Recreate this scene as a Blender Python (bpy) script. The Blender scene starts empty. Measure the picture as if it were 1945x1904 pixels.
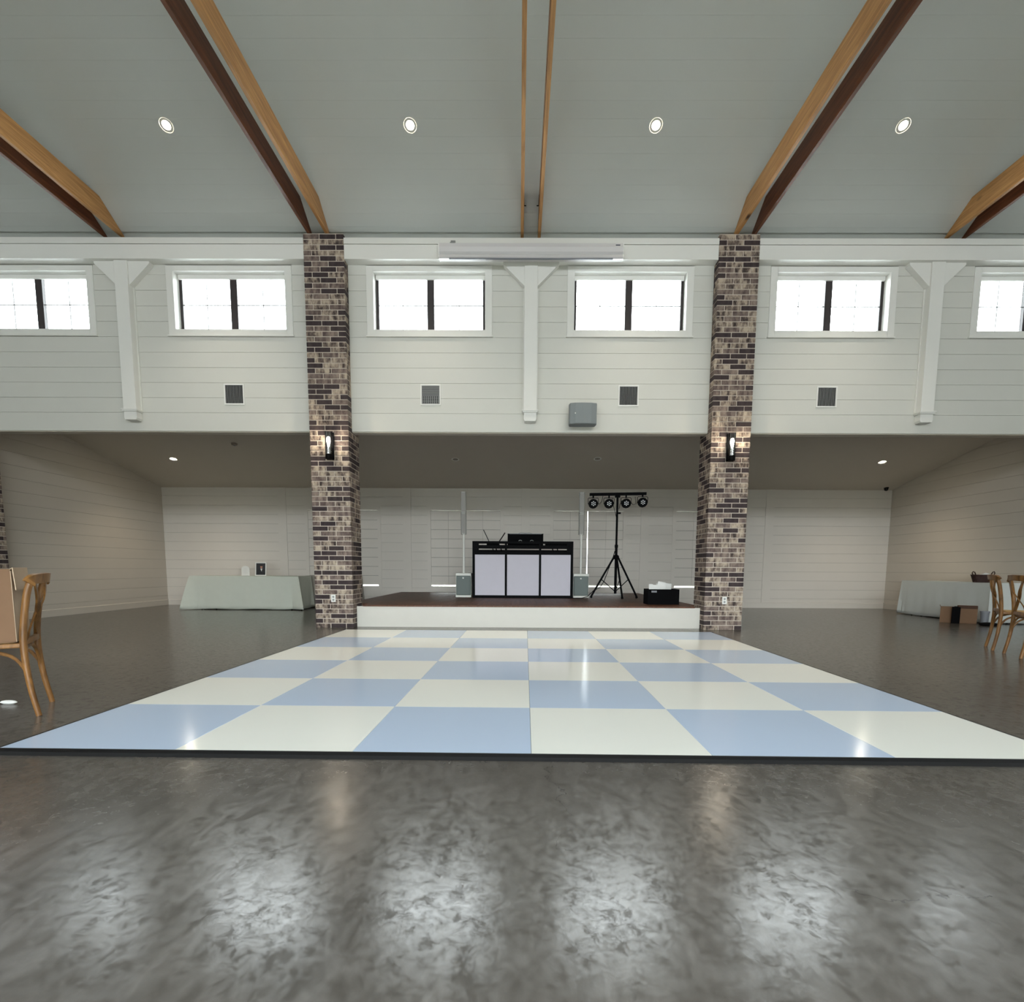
import bpy, bmesh, math, random
from mathutils import Vector, Matrix
random.seed(7)
SC = bpy.context.scene
COL = SC.collection
pi = math.pi

# ------------------------------------------------------------------ camera
cam = bpy.data.cameras.new('camera')
cam.sensor_fit = 'HORIZONTAL'; cam.sensor_width = 36.0
FPX = 1036.773
cam.lens = FPX / 1945 * 36
cam.shift_x = (972.5 - 978.608) / 1945
cam.shift_y = (1190.764 - 952.0) / 1945
cam.clip_start = 0.05; cam.clip_end = 300
co = bpy.data.objects.new('camera', cam); COL.objects.link(co)
RI = (0.9999669, 0.0063442, 0.0050938); DN = (0.0057384, -0.1061168, -0.9943371); FW = (-0.0057677, 0.9943334, -0.1061497)
co.matrix_world = Matrix(((RI[0], -DN[0], -FW[0], -0.0692), (RI[1], -DN[1], -FW[1], -2.6858), (RI[2], -DN[2], -FW[2], 0.9588), (0, 0, 0, 1)))
SC.camera = co

# ------------------------------------------------------------------ light, exposure
SKY = 15.0
w = bpy.data.worlds.new('overcast_sky'); SC.world = w; w.use_nodes = True
bg = w.node_tree.nodes['Background']; bg.inputs['Color'].default_value = (0.93, 0.975, 1.0, 1); bg.inputs['Strength'].default_value = SKY
SC.view_settings.view_transform = 'Standard'; SC.view_settings.look = 'None'
SC.view_settings.exposure = 0.55; SC.view_settings.gamma = 1.0
SC.view_settings.use_curve_mapping = False
SC.cycles.max_bounces = 14; SC.cycles.diffuse_bounces = 8; SC.cycles.glossy_bounces = 5
SC.cycles.transparent_max_bounces = 12
SC.cycles.sample_clamp_indirect = 8.0

def portal(name, loc, rot, sx, sy):
    l = bpy.data.lights.new(name, 'AREA'); l.shape = 'RECTANGLE'; l.size = sx; l.size_y = sy
    l.cycles.is_portal = True
    o = bpy.data.objects.new(name, l); COL.objects.link(o); o.location = loc; o.rotation_euler = rot
    return o
WALL_Y = 6.16          # face of the upper wall
WINX = [-10.65, -7.575, -4.53, -1.462, 1.614, 4.70, 7.78, 10.85]
REAR = -6.16
for x in WINX:
    portal('window_portal', (x, WALL_Y + 0.27, 5.035), (-pi / 2, 0, 0), 1.74, .86)   # faces -Y, into the hall
    portal('window_portal', (x, REAR - 0.16, 5.035), (pi / 2, 0, 0), 1.74, .86)

portal('added_door_portal', (0, REAR - .16, 1.25), (pi / 2, 0, 0), 8.4, 2.4)  # light portal for the unseen added doors

# ------------------------------------------------------------------ materials
def new_mat(name):
    m = bpy.data.materials.new(name); m.use_nodes = True
    nt = m.node_tree; b = nt.nodes['Principled BSDF']
    return m, nt, b
def S(c):   # sRGB 0-255 to linear
    return tuple(((v / 255) / 12.92 if v / 255 <= .04045 else ((v / 255 + .055) / 1.055) ** 2.4) for v in c) + (1,)
def plain(name, rgb, rough=.6, metal=0.0, spec=.5, noise=0.0, nscale=20, bump=0.0):
    m, nt, b = new_mat(name)
    c = S(rgb)
    b.inputs['Base Color'].default_value = c; b.inputs['Roughness'].default_value = rough
    b.inputs['Metallic'].default_value = metal; b.inputs['Specular IOR Level'].default_value = spec
    if noise or bump:
        g = nt.nodes.new('ShaderNodeNewGeometry')
        n = nt.nodes.new('ShaderNodeTexNoise'); n.inputs['Scale'].default_value = nscale; n.inputs['Detail'].default_value = 5
        nt.links.new(g.outputs['Position'], n.inputs['Vector'])
        if noise:
            mx = nt.nodes.new('ShaderNodeMix'); mx.data_type = 'RGBA'
            mx.inputs['A'].default_value = tuple(v * (1 - noise) for v in c[:3]) + (1,)
            mx.inputs['B'].default_value = tuple(min(1, v * (1 + noise)) for v in c[:3]) + (1,)
            nt.links.new(n.outputs['Fac'], mx.inputs['Factor']); nt.links.new(mx.outputs['Result'], b.inputs['Base Color'])
        if bump:
            bp = nt.nodes.new('ShaderNodeBump'); bp.inputs['Strength'].default_value = bump; bp.inputs['Distance'].default_value = .01
            nt.links.new(n.outputs['Fac'], bp.inputs['Height']); nt.links.new(bp.outputs['Normal'], b.inputs['Normal'])
    return m
def emit(name, rgb, s):
    m, nt, b = new_mat(name)
    b.inputs['Base Color'].default_value = (0, 0, 0, 1)
    b.inputs['Emission Color'].default_value = rgb + (1,); b.inputs['Emission Strength'].default_value = s
    return m
def wood(name, a, b_, scale=(1, 1, 1), rough=.45, knots=True, fine=1.0):
    m, nt, b = new_mat(name); L = nt.links.new
    tc = nt.nodes.new('ShaderNodeTexCoord'); oi = nt.nodes.new('ShaderNodeObjectInfo')
    mp = nt.nodes.new('ShaderNodeMapping'); mp.inputs['Scale'].default_value = scale
    add = nt.nodes.new('ShaderNodeVectorMath'); add.operation = 'MULTIPLY_ADD'
    cmb = nt.nodes.new('ShaderNodeCombineXYZ')
    for k in range(3): L(oi.outputs['Random'], cmb.inputs[k])
    L(cmb.outputs[0], add.inputs[0]); add.inputs[1].default_value = (13, 7, 9); L(tc.outputs['Object'], add.inputs[2])
    L(add.outputs[0], mp.inputs['Vector'])
    n = nt.nodes.new('ShaderNodeTexNoise'); n.inputs['Scale'].default_value = 3 * fine; n.inputs['Detail'].default_value = 6; n.inputs['Distortion'].default_value = 1.2
    L(mp.outputs[0], n.inputs['Vector'])
    r = nt.nodes.new('ShaderNodeValToRGB'); e = r.color_ramp.elements
    e[0].position = .3; e[0].color = S(a); e[1].position = .72; e[1].color = S(b_)
    L(n.outputs['Fac'], r.inputs['Fac'])
    out = r.outputs['Color']
    if knots:
        v = nt.nodes.new('ShaderNodeTexVoronoi'); v.inputs['Scale'].default_value = 2.2
        mp2 = nt.nodes.new('ShaderNodeMapping'); mp2.inputs['Scale'].default_value = tuple(max(.55, s * .12) for s in scale)
        L(add.outputs[0], mp2.inputs['Vector']); L(mp2.outputs[0], v.inputs['Vector'])
        r2 = nt.nodes.new('ShaderNodeValToRGB'); q = r2.color_ramp.elements
        q[0].position = .07; q[0].color = (1, 1, 1, 1); q[1].position = .13; q[1].color = (0, 0, 0, 1)
        L(v.outputs['Distance'], r2.inputs['Fac'])
        mx = nt.nodes.new('ShaderNodeMix'); mx.data_type = 'RGBA'
        L(r2.outputs['Color'], mx.inputs['Factor']); L(out, mx.inputs['A']); mx.inputs['B'].default_value = S((60, 34, 20))
        out = mx.outputs['Result']
    L(out, b.inputs['Base Color']); b.inputs['Roughness'].default_value = rough; b.inputs['Specular IOR Level'].default_value = .3
    return m
def brick_mat(name, cols, contrast):
    m, nt, b = new_mat(name); L = nt.links.new
    g = nt.nodes.new('ShaderNodeNewGeometry'); mp = nt.nodes.new('ShaderNodeMapping'); mp.inputs['Scale'].default_value = (1, 1, .42)
    L(g.outputs['Position'], mp.inputs['Vector'])
    n = nt.nodes.new('ShaderNodeTexNoise'); n.inputs['Scale'].default_value = 16; n.inputs['Detail'].default_value = 4; n.inputs['Roughness'].default_value = .62
    L(mp.outputs[0], n.inputs['Vector'])
    r = nt.nodes.new('ShaderNodeValToRGB'); cr = r.color_ramp
    cr.elements[0].position = .5 - contrast; cr.elements[0].color = S(cols[0])
    cr.elements[1].position = .5 + contrast; cr.elements[1].color = S(cols[-1])
    for k, c in enumerate(cols[1:-1]):
        e = cr.elements.new(.5 - contrast + 2 * contrast * (k + 1) / (len(cols) - 1)); e.color = S(c)
    L(n.outputs['Fac'], r.inputs['Fac']); L(r.outputs['Color'], b.inputs['Base Color'])
    b.inputs['Roughness'].default_value = .85
    n2 = nt.nodes.new('ShaderNodeTexNoise'); n2.inputs['Scale'].default_value = 90; L(g.outputs['Position'], n2.inputs['Vector'])
    bp = nt.nodes.new('ShaderNodeBump'); bp.inputs['Strength'].default_value = .4; bp.inputs['Distance'].default_value = .004
    L(n2.outputs['Fac'], bp.inputs['Height']); L(bp.outputs['Normal'], b.inputs['Normal'])
    return m
def concrete():
    m, nt, b = new_mat('polished_concrete'); L = nt.links.new
    g = nt.nodes.new('ShaderNodeNewGeometry')
    def noise(sc, det=6, rough=.55, dist=0, vec=None):
        n = nt.nodes.new('ShaderNodeTexNoise'); n.inputs['Scale'].default_value = sc; n.inputs['Detail'].default_value = det
        n.inputs['Roughness'].default_value = rough; n.inputs['Distortion'].default_value = dist
        L(vec or g.outputs['Position'], n.inputs['Vector']); return n
    big = noise(.55, 6, .6, .6); mid = noise(5, 6, .6, .4); fine = noise(60, 4)
    st = nt.nodes.new('ShaderNodeMapping'); st.inputs['Scale'].default_value = (1, .45, 1); L(g.outputs['Position'], st.inputs['Vector'])
    swirl = noise(13, 9, .72, .8, st.outputs[0])
    r = nt.nodes.new('ShaderNodeValToRGB'); e = r.color_ramp.elements
    e[0].position = .3; e[0].color = S((72, 69, 64)); e[1].position = .7; e[1].color = S((98, 93, 87))
    a = nt.nodes.new('ShaderNodeMath'); a.operation = 'MULTIPLY_ADD'; a.inputs[1].default_value = .45
    L(swirl.outputs['Fac'], a.inputs[0])
    a2 = nt.nodes.new('ShaderNodeMath'); a2.operation = 'MULTIPLY'; a2.inputs[1].default_value = .55
    L(big.outputs['Fac'], a2.inputs[0]); L(a2.outputs[0], a.inputs[2])
    L(a.outputs[0], r.inputs['Fac'])
    # hairline cracks
    wob = nt.nodes.new('ShaderNodeVectorMath'); wob.operation = 'MULTIPLY_ADD'
    nw = noise(2.2, 5); L(nw.outputs['Color'], wob.inputs[0]); wob.inputs[1].default_value = (.5, .5, 0); L(g.outputs['Position'], wob.inputs[2])
    v = nt.nodes.new('ShaderNodeTexVoronoi'); v.feature = 'DISTANCE_TO_EDGE'; v.inputs['Scale'].default_value = .55
    L(wob.outputs[0], v.inputs['Vector'])
    cr = nt.nodes.new('ShaderNodeMath'); cr.operation = 'LESS_THAN'; cr.inputs[1].default_value = .0008; L(v.outputs['Distance'], cr.inputs[0])
    gate = nt.nodes.new('ShaderNodeMath'); gate.operation = 'GREATER_THAN'; gate.inputs[1].default_value = .57
    gn = noise(1.1, 3); L(gn.outputs['Fac'], gate.inputs[0])
    cm = nt.nodes.new('ShaderNodeMath'); cm.operation = 'MULTIPLY'; L(cr.outputs[0], cm.inputs[0]); L(gate.outputs[0], cm.inputs[1])
    # pits
    vp = nt.nodes.new('ShaderNodeTexVoronoi'); vp.inputs['Scale'].default_value = 14; L(g.outputs['Position'], vp.inputs['Vector'])
    pit = nt.nodes.new('ShaderNodeMath'); pit.operation = 'LESS_THAN'; pit.inputs[1].default_value = .045; L(vp.outputs['Distance'], pit.inputs[0])
    pg = nt.nodes.new('ShaderNodeMath'); pg.operation = 'GREATER_THAN'; pg.inputs[1].default_value = .6; L(mid.outputs['Fac'], pg.inputs[0])
    pm = nt.nodes.new('ShaderNodeMath'); pm.operation = 'MULTIPLY'; L(pit.outputs[0], pm.inputs[0]); L(pg.outputs[0], pm.inputs[1])
    mxk = nt.nodes.new('ShaderNodeMath'); mxk.operation = 'MAXIMUM'; L(cm.outputs[0], mxk.inputs[0]); L(pm.outputs[0], mxk.inputs[1])
    sc_ = nt.nodes.new('ShaderNodeMath'); sc_.operation = 'MULTIPLY'; sc_.inputs[1].default_value = .5; L(mxk.outputs[0], sc_.inputs[0])
    mx = nt.nodes.new('ShaderNodeMix'); mx.data_type = 'RGBA'; L(sc_.outputs[0], mx.inputs['Factor']); L(r.outputs['Color'], mx.inputs['A']); mx.inputs['B'].default_value = S((45, 42, 40))
    L(mx.outputs['Result'], b.inputs['Base Color'])
    rr = nt.nodes.new('ShaderNodeMapRange'); rr.inputs[1].default_value = .3; rr.inputs[2].default_value = .7; rr.inputs[3].default_value = .17; rr.inputs[4].default_value = .27
    L(swirl.outputs['Fac'], rr.inputs[0]); L(rr.outputs[0], b.inputs['Roughness'])
    spk = noise(22, 9, .75, .5); spm = nt.nodes.new('ShaderNodeMapRange'); spm.inputs[1].default_value = .43; spm.inputs[2].default_value = .57; spm.inputs[3].default_value = .08; spm.inputs[4].default_value = 1.0
    mixs = nt.nodes.new('ShaderNodeMath'); mixs.operation = 'MULTIPLY_ADD'; mixs.inputs[1].default_value = .6
    sub = nt.nodes.new('ShaderNodeMath'); sub.operation = 'MULTIPLY'; sub.inputs[1].default_value = .4
    L(swirl.outputs['Fac'], sub.inputs[0]); L(spk.outputs['Fac'], mixs.inputs[0]); L(sub.outputs[0], mixs.inputs[2])
    L(mixs.outputs[0], spm.inputs[0]); L(spm.outputs[0], b.inputs['Specular IOR Level'])
    h = nt.nodes.new('ShaderNodeMath'); h.operation = 'MULTIPLY_ADD'; h.inputs[1].default_value = .1; bn = noise(24, 5, .6, .6, st.outputs[0]); L(fine.outputs['Fac'], h.inputs[0]); L(bn.outputs['Fac'], h.inputs[2])
    bp = nt.nodes.new('ShaderNodeBump'); bp.inputs['Strength'].default_value = .022; bp.inputs['Distance'].default_value = .02
    L(h.outputs[0], bp.inputs['Height']); L(bp.outputs['Normal'], b.inputs['Normal'])
    return m
def glass_mat():
    m = bpy.data.materials.new('window_glass'); m.use_nodes = True; nt = m.node_tree; nt.nodes.clear(); L = nt.links.new
    o = nt.nodes.new('ShaderNodeOutputMaterial'); t = nt.nodes.new('ShaderNodeBsdfTransparent'); gl = nt.nodes.new('ShaderNodeBsdfGlossy')
    t.inputs[0].default_value = (.95, .97, .97, 1); gl.inputs['Roughness'].default_value = .02
    f = nt.nodes.new('ShaderNodeFresnel'); f.inputs[0].default_value = 1.35; mx = nt.nodes.new('ShaderNodeMixShader')
    L(f.outputs[0], mx.inputs[0]); L(t.outputs[0], mx.inputs[1]); L(gl.outputs[0], mx.inputs[2]); L(mx.outputs[0], o.inputs[0])
    return m

M = dict(
    wall=plain('white_shiplap_paint', (208, 208, 201), .5, noise=.02, nscale=3),
    ceil=plain('ceiling_paint', (208, 212, 210), .6, noise=.02, nscale=2),
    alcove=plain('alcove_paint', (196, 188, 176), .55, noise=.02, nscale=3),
    trim=plain('white_trim_paint', (226, 226, 221), .4),
    back=plain('gap_shadow_board', (120, 118, 112), .9),
    floor=concrete(),
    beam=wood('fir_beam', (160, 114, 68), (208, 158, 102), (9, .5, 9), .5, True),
    beam_shade=wood('shade_toned_fir_beam', (84, 48, 32), (128, 78, 50), (9, .5, 9), .5, True),  # fir with the shade between paired planks put into its colour
    chair=wood('honey_chair_wood', (92, 62, 31), (144, 102, 55), (3, 3, 1), .35, False, 2),
    stage=wood('dark_stained_board', (70, 42, 27), (108, 68, 45), (12, .8, 8), .5, False),
    fascia=plain('stage_front_paint', (206, 203, 194), .55, noise=.03, nscale=6),
    backw=plain('back_wall_paint', (214, 208, 199), .55, noise=.02, nscale=3),
    mortar=plain('mortar', (196, 184, 171), .95, noise=.12, nscale=60, bump=.2),
    bdark=brick_mat('dark_plum_brick', [(44, 34, 36), (58, 47, 48), (70, 58, 57)], .2),
    bmot=brick_mat('mottled_tan_brick', [(62, 51, 47), (114, 100, 91), (156, 141, 126), (184, 169, 150)], .13),
    bmid=brick_mat('brown_brick', [(84, 70, 66), (116, 101, 94), (144, 128, 117)], .14),
    blue=plain('pale_blue_panel', (197, 214, 237), .14, spec=.5),
    white=plain('ivory_panel', (249, 250, 242), .14, spec=.5),
    black=plain('black_trim', (12, 12, 13), .5, spec=.25),
    blackm=plain('black_powder_coat', (8, 8, 10), .6, spec=.06),
    blackf=plain('black_fabric', (8, 8, 10), .9, spec=.1),
    bronze=plain('dark_bronze_frame', (52, 46, 46), .45),
    glass=glass_mat(),
    greyspk=plain('grey_speaker_mesh', (128, 134, 136), .6, noise=.1, nscale=200),
    subgrey=plain('sub_grille', (108, 117, 114), .65, noise=.1, nscale=180),
    spkwhite=plain('speaker_white', (222, 222, 214), .45),
    arr=plain('array_mesh', (150, 148, 142), .6, noise=.08, nscale=200),
    scrim=plain('white_scrim', (206, 202, 212), .75, noise=.03, nscale=8),
    cloth=plain('ivory_cloth', (206, 209, 196), .85, noise=.03, nscale=10),
    clothg=plain('grey_cloth', (150, 146, 136), .85, noise=.04, nscale=10),
    clothb=plain('pale_grey_cloth', (196, 200, 196), .85, noise=.03, nscale=10),
    plastic=plain('white_plastic', (232, 232, 228), .35),
    ventdark=plain('duct_dark', (30, 31, 33), .8),
    ventsl=plain('vent_slat', (150, 152, 152), .5),
    metal=plain('galvanised', (150, 152, 150), .4, .8),
    card=plain('cardboard', (116, 88, 64), .85, noise=.06, nscale=12),
    cardl=plain('pale_cardboard', (190, 168, 142), .85, noise=.05, nscale=12),
    basket=plain('dark_wicker', (52, 30, 24), .7, noise=.3, nscale=60, bump=.6),
    paper=plain('white_paper', (222, 222, 218), .8),
    lens=plain('led_lens', (245, 247, 250), .25, spec=.7),
    roof=plain('pale_metal_roof', (206, 208, 208), .5),
    ground=plain('outdoor_ground', (120, 118, 104), .95, noise=.1, nscale=.4),
    photo=plain('dark_print', (26, 24, 28), .35),
    skin=plain('print_skin', (170, 120, 100), .4),
    greyp=plain('grey_plastic', (120, 122, 128), .5),
    lamp_w=emit('downlight_lens', (1.0, .86, .66), 80),
    lamp_a=emit('alcove_downlight_lens', (1.0, .9, .72), 160),
    bulb=emit('sconce_bulb', (1.0, .9, .75), 16),
    off=plain('unlit_lens', (150, 142, 132), .5),
    tube=None,
)
def clear_glass():
    m, nt, b = new_mat('clear_tube_glass')
    m.node_tree.nodes.remove(b); L = nt.links.new
    o = nt.nodes['Material Output']; t = nt.nodes.new('ShaderNodeBsdfTransparent'); gl = nt.nodes.new('ShaderNodeBsdfGlossy'); gl.inputs['Roughness'].default_value = .05
    f = nt.nodes.new('ShaderNodeFresnel'); f.inputs[0].default_value = 1.5; mx = nt.nodes.new('ShaderNodeMixShader')
    L(f.outputs[0], mx.inputs[0]); L(t.outputs[0], mx.inputs[1]); L(gl.outputs[0], mx.inputs[2]); L(mx.outputs[0], o.inputs[0])
    return m
M['tube'] = clear_glass()

# ------------------------------------------------------------------ mesh helpers
class MB:
    def __init__(s): s.v = []; s.f = []; s.m = []
    def add(s, vs, fs, mi=0):
        k = len(s.v); s.v += [tuple(p) for p in vs]; s.f += [tuple(i + k for i in f) for f in fs]; s.m += [mi] * len(fs); return s
    def box(s, x0, x1, y0, y1, z0, z1, mi=0):
        vs = [(x0, y0, z0), (x1, y0, z0), (x1, y1, z0), (x0, y1, z0), (x0, y0, z1), (x1, y0, z1), (x1, y1, z1), (x0, y1, z1)]
        return s.add(vs, [(0, 3, 2, 1), (4, 5, 6, 7), (0, 1, 5, 4), (1, 2, 6, 5), (2, 3, 7, 6), (3, 0, 4, 7)], mi)
    def prism(s, poly, axis, a, b, mi=0):
        """poly: 2D outline; axis x: (y,z), axis y: (x,z), axis z: (x,y)"""
        def P(p, t):
            return (t, p[0], p[1]) if axis == 'x' else (p[0], t, p[1]) if axis == 'y' else (p[0], p[1], t)
        n = len(poly); vs = [P(p, a) for p in poly] + [P(p, b) for p in poly]
        fs = [tuple(range(n)), tuple(range(2 * n - 1, n - 1, -1))] + [(i, i + n, (i + 1) % n + n, (i + 1) % n) for i in range(n)]
        return s.add(vs, fs, mi)
    def tube(s, pts, r, n=8, mi=0, cap=True):
        pts = [Vector(p) for p in pts]; rs = r if isinstance(r, (list, tuple)) else [r] * len(pts)
        prev = None; rings = []
        for i, p in enumerate(pts):
            d = (pts[min(i + 1, len(pts) - 1)] - pts[max(i - 1, 0)]).normalized()
            if prev is None:
                u = d.orthogonal().normalized()
            else:
                u = (prev - d * prev.dot(d)).normalized()
            prev = u; v = d.cross(u)
            rings.append([p + (u * math.cos(2 * pi * k / n) + v * math.sin(2 * pi * k / n)) * rs[i] for k in range(n)])
        vs = [q for R_ in rings for q in R_]; fs = []
        for i in range(len(pts) - 1):
            for k in range(n):
                fs.append((i * n + k, i * n + (k + 1) % n, (i + 1) * n + (k + 1) % n, (i + 1) * n + k))
        if cap:
            fs.append(tuple(range(n - 1, -1, -1))); fs.append(tuple((len(pts) - 1) * n + k for k in range(n)))
        return s.add(vs, fs, mi)
    def strap(s, pts, wdir, wd, th, mi=0):
        """flat band following pts, width along wdir"""
        pts = [Vector(p) for p in pts]; wv = Vector(wdir).normalized(); vs = []; fs = []
        for i, p in enumerate(pts):
            d = (pts[min(i + 1, len(pts) - 1)] - pts[max(i - 1, 0)]).normalized()
            ww = (wv - d * wv.dot(d)).normalized(); nn = d.cross(ww)
            for a, b in ((-1, -1), (1, -1), (1, 1), (-1, 1)): vs.append(p + ww * a * wd / 2 + nn * b * th / 2)
        for i in range(len(pts) - 1):
            for k in range(4): fs.append((i * 4 + k, i * 4 + (k + 1) % 4, i * 4 + 4 + (k + 1) % 4, i * 4 + 4 + k))
        fs.append((3, 2, 1, 0)); e = (len(pts) - 1) * 4; fs.append((e, e + 1, e + 2, e + 3))
        return s.add(vs, fs, mi)
    def lathe(s, prof, n=24, c=(0, 0, 0), rot=None, mi=0):
        """prof: (r, h) pairs around local z"""
        vs = []; fs = []
        for r, h in prof:
            for k in range(n):
                p = Vector((r * math.cos(2 * pi * k / n), r * math.sin(2 * pi * k / n), h))
                if rot is not None: p = rot @ p
                vs.append(p + Vector(c))
        for i in range(len(prof) - 1):
            for k in range(n): fs.append((i * n + k, i * n + (k + 1) % n, (i + 1) * n + (k + 1) % n, (i + 1) * n + k))
        if prof[0][0] > 1e-6: fs.append(tuple(range(n - 1, -1, -1)))
        if prof[-1][0] > 1e-6: fs.append(tuple((len(prof) - 1) * n + k for k in range(n)))
        return s.add(vs, fs, mi)
    def mesh(s, name, mats, smooth=False):
        me = bpy.data.meshes.new(name); me.from_pydata(s.v, [], s.f)
        for m in (mats if isinstance(mats, (list, tuple)) else [mats]): me.materials.append(m)
        if any(s.m): me.polygons.foreach_set('material_index', s.m)
        bm = bmesh.new(); bm.from_mesh(me); bmesh.ops.recalc_face_normals(bm, faces=bm.faces)
        bm.to_mesh(me); bm.free()
        if smooth:
            me.shade_smooth()
            try: me.set_sharp_from_angle(angle=math.radians(38))
            except Exception: pass
        me.update()
        return me
    def build(s, name, mats, parent=None, smooth=False, bevel=0, label=None):
        o = bpy.data.objects.new(name, s.mesh(name, mats, smooth)); COL.objects.link(o)
        if parent is not None: o.parent = parent
        if bevel:
            b = o.modifiers.new('edge', 'BEVEL'); b.width = bevel; b.segments = 2; b.limit_method = 'ANGLE'; b.harden_normals = False
        if label: o['label'] = label
        return o
def inst(name, me, parent, loc=(0, 0, 0), rot=(0, 0, 0)):
    o = bpy.data.objects.new(name, me); COL.objects.link(o); o.parent = parent; o.location = loc; o.rotation_euler = rot; return o
def tag(o, label, cat, group=None, kind=None):
    o['label'] = label; o['category'] = cat
    if group: o['group'] = group
    if kind: o['kind'] = kind
    return o
def thing(name, label, cat, loc=(0, 0, 0), rz=0, group=None, kind=None):
    o = bpy.data.objects.new(name, None); COL.objects.link(o); o.location = loc; o.rotation_euler = (0, 0, rz)
    o.empty_display_size = .1
    return tag(o, label, cat, group, kind)
def struct(name, mb, m, label, cat, **k):
    return tag(mb.build(name, m, **k), label, cat, None, 'structure')
def copy_tree(o, parent=None):
    c = o.copy(); COL.objects.link(c); c.parent = parent
    for ch in list(o.children): copy_tree(ch, c)
    return c
def plank_mesh(L, h, t, ch=.003):
    """board along x, face at y=0 towards -y, thickness t, eased edges"""
    return MB().prism([(0, ch), (ch, 0), (t, 0), (t, h), (ch, h), (0, h - ch)], 'x', 0, L)

# ------------------------------------------------------------------ room constants
X0, X1 = -12.2, 12.2
T = math.tan(math.radians(28)); ZC = 5.92          # ceiling height at the wall face
BY = 11.09; AXL, AXR = -8.95, 9.12                 # alcove back and side faces
HB = 3.085                                         # underside of the upper wall
def ceil_z(y): return ZC + (WALL_Y - y) * T
def alc_z(y): return 2.92 + (BY - y) * .2

# ground outside, floor
struct('ground', MB().box(-60, 60, -60, 60, -.5, -.2), M['ground'], 'bare ground outside around the hall', 'ground')
struct('floor', MB().box(X0 - .3, X1 + .3, REAR - .3, BY + .3, -.15, 0), M['floor'], 'polished grey concrete floor with cloudy reflections', 'floor')

# ceiling
ceil = thing('ceiling', 'white boarded ceiling sloping up from the window wall', 'ceiling', kind='structure')
ridge = ceil_z(0)
cm = MB()
for sgn in (1, -1):
    cm.prism([(0, ridge + .03), (sgn * (WALL_Y + .3), ceil_z(WALL_Y + .3) + .03), (sgn * (WALL_Y + .3), ceil_z(WALL_Y + .3) + .18), (0, ridge + .18)], 'x', X0 - .2, X1 + .2)
cm.build('roof_deck', M['ceil'], ceil)
sp = .1855; a28 = math.radians(28)
pm = plank_mesh(X1 - X0, sp - .0006, .02, .0008).mesh('ceiling_plank', M['ceil'])
n = int(WALL_Y / math.cos(a28) / sp)
for k in range(1, n):
    s0 = -.008 + sp * k          # distance up the slope
    y = WALL_Y - s0 * math.cos(a28); z = ZC + s0 * math.sin(a28)
    # board local: x along, face -y becomes down
    o = inst('plank', pm, ceil); 
    ux = Vector((1, 0, 0)); uz = Vector((0, -math.cos(a28), math.sin(a28))); uy = uz.cross(ux)
    nup = Vector((0, math.sin(a28), math.cos(a28)))
    o.matrix_local = Matrix(((1, 0, 0, X0), (0, nup.y, uz.y, y), (0, nup.z, uz.z, z), (0, 0, 0, 1)))
    if k == 1:
        o2 = inst('plank', plank_mesh(X1 - X0, .078, .02, .0008).mesh('ceiling_plank', M['ceil']), ceil); y2 = y + .0786 * math.cos(a28); z2 = z - .0786 * math.sin(a28)
        o2.matrix_local = Matrix(((1, 0, 0, X0), (0, nup.y, uz.y, y2), (0, nup.z, uz.z, z2), (0, 0, 0, 1)))
struct('ceiling_far_slope', MB().prism([(0, ridge), (REAR, ceil_z(WALL_Y)), (REAR, ceil_z(WALL_Y) + .03), (0, ridge + .03)], 'x', X0, X1), M['ceil'], 'second slope of the white ceiling beyond the ridge overhead', 'ceiling')

# ------------------------------------------------------------------ walls
def holed(x0, x1, z0, z1, y0, y1, holes, hz0, hz1):
    mb = MB(); mb.box(x0, x1, y0, y1, z0, hz0); mb.box(x0, x1, y0, y1, hz1, z1)
    c = x0
    for a, b in sorted(holes): mb.box(c, a, y0, y1, hz0, hz1); c = b
    mb.box(c, x1, y0, y1, hz0, hz1); return mb
OW, OZ0, OZ1 = .865, 4.605, 5.465     # half width and heights of a window opening
holes = [(x - OW, x + OW) for x in WINX]
wall = thing('wall_upper', 'white shiplap wall above the alcove opening, holding the clerestory windows', 'wall', kind='structure')
holed(X0, X1, HB, 6.1, WALL_Y + .02, WALL_Y + .22, holes, OZ0, OZ1).build('backing', M['back'], wall)
PILX = [(-3.308, -2.703), (2.878, 3.483)]
FARP = (-9.265, -8.66)
rows = [HB, 3.367] + [3.367 + .2265 * k for k in range(1, 10)] + [5.56]
casing = [(x - OW - .098, x + OW + .098) for x in WINX]
cache = {}
def shiplap(parent, x0, x1, zs, y, cuts_of, mat, key=''):
    for z0, z1 in zip(zs[:-1], zs[1:]):
        segs = [(x0, x1)]
        for a, b in cuts_of(z0, z1):
            ns = []
            for p, q in segs:
                if b <= p or a >= q: ns.append((p, q)); continue
                if a > p: ns.append((p, a))
                if b < q: ns.append((b, q))
            segs = ns
        for p, q in segs:
            if q - p < .02: continue
            k = (round(q - p, 4), round(z1 - z0, 4), mat.name)
            if k not in cache: cache[k] = plank_mesh(q - p, z1 - z0 - .0028, .018, .0016).mesh('shiplap_plank', mat)
            inst('plank', cache[k], parent, (p, y, z0))
def cuts(z0, z1):
    c = list(PILX) + [FARP]
    if z1 > 4.53 and z0 < 5.52: c += casing
    return c
shiplap(wall, X0, X1, rows, WALL_Y, cuts, M['wall'])
# planks under and over windows: a strip between row and casing is covered by the casing boards

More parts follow.
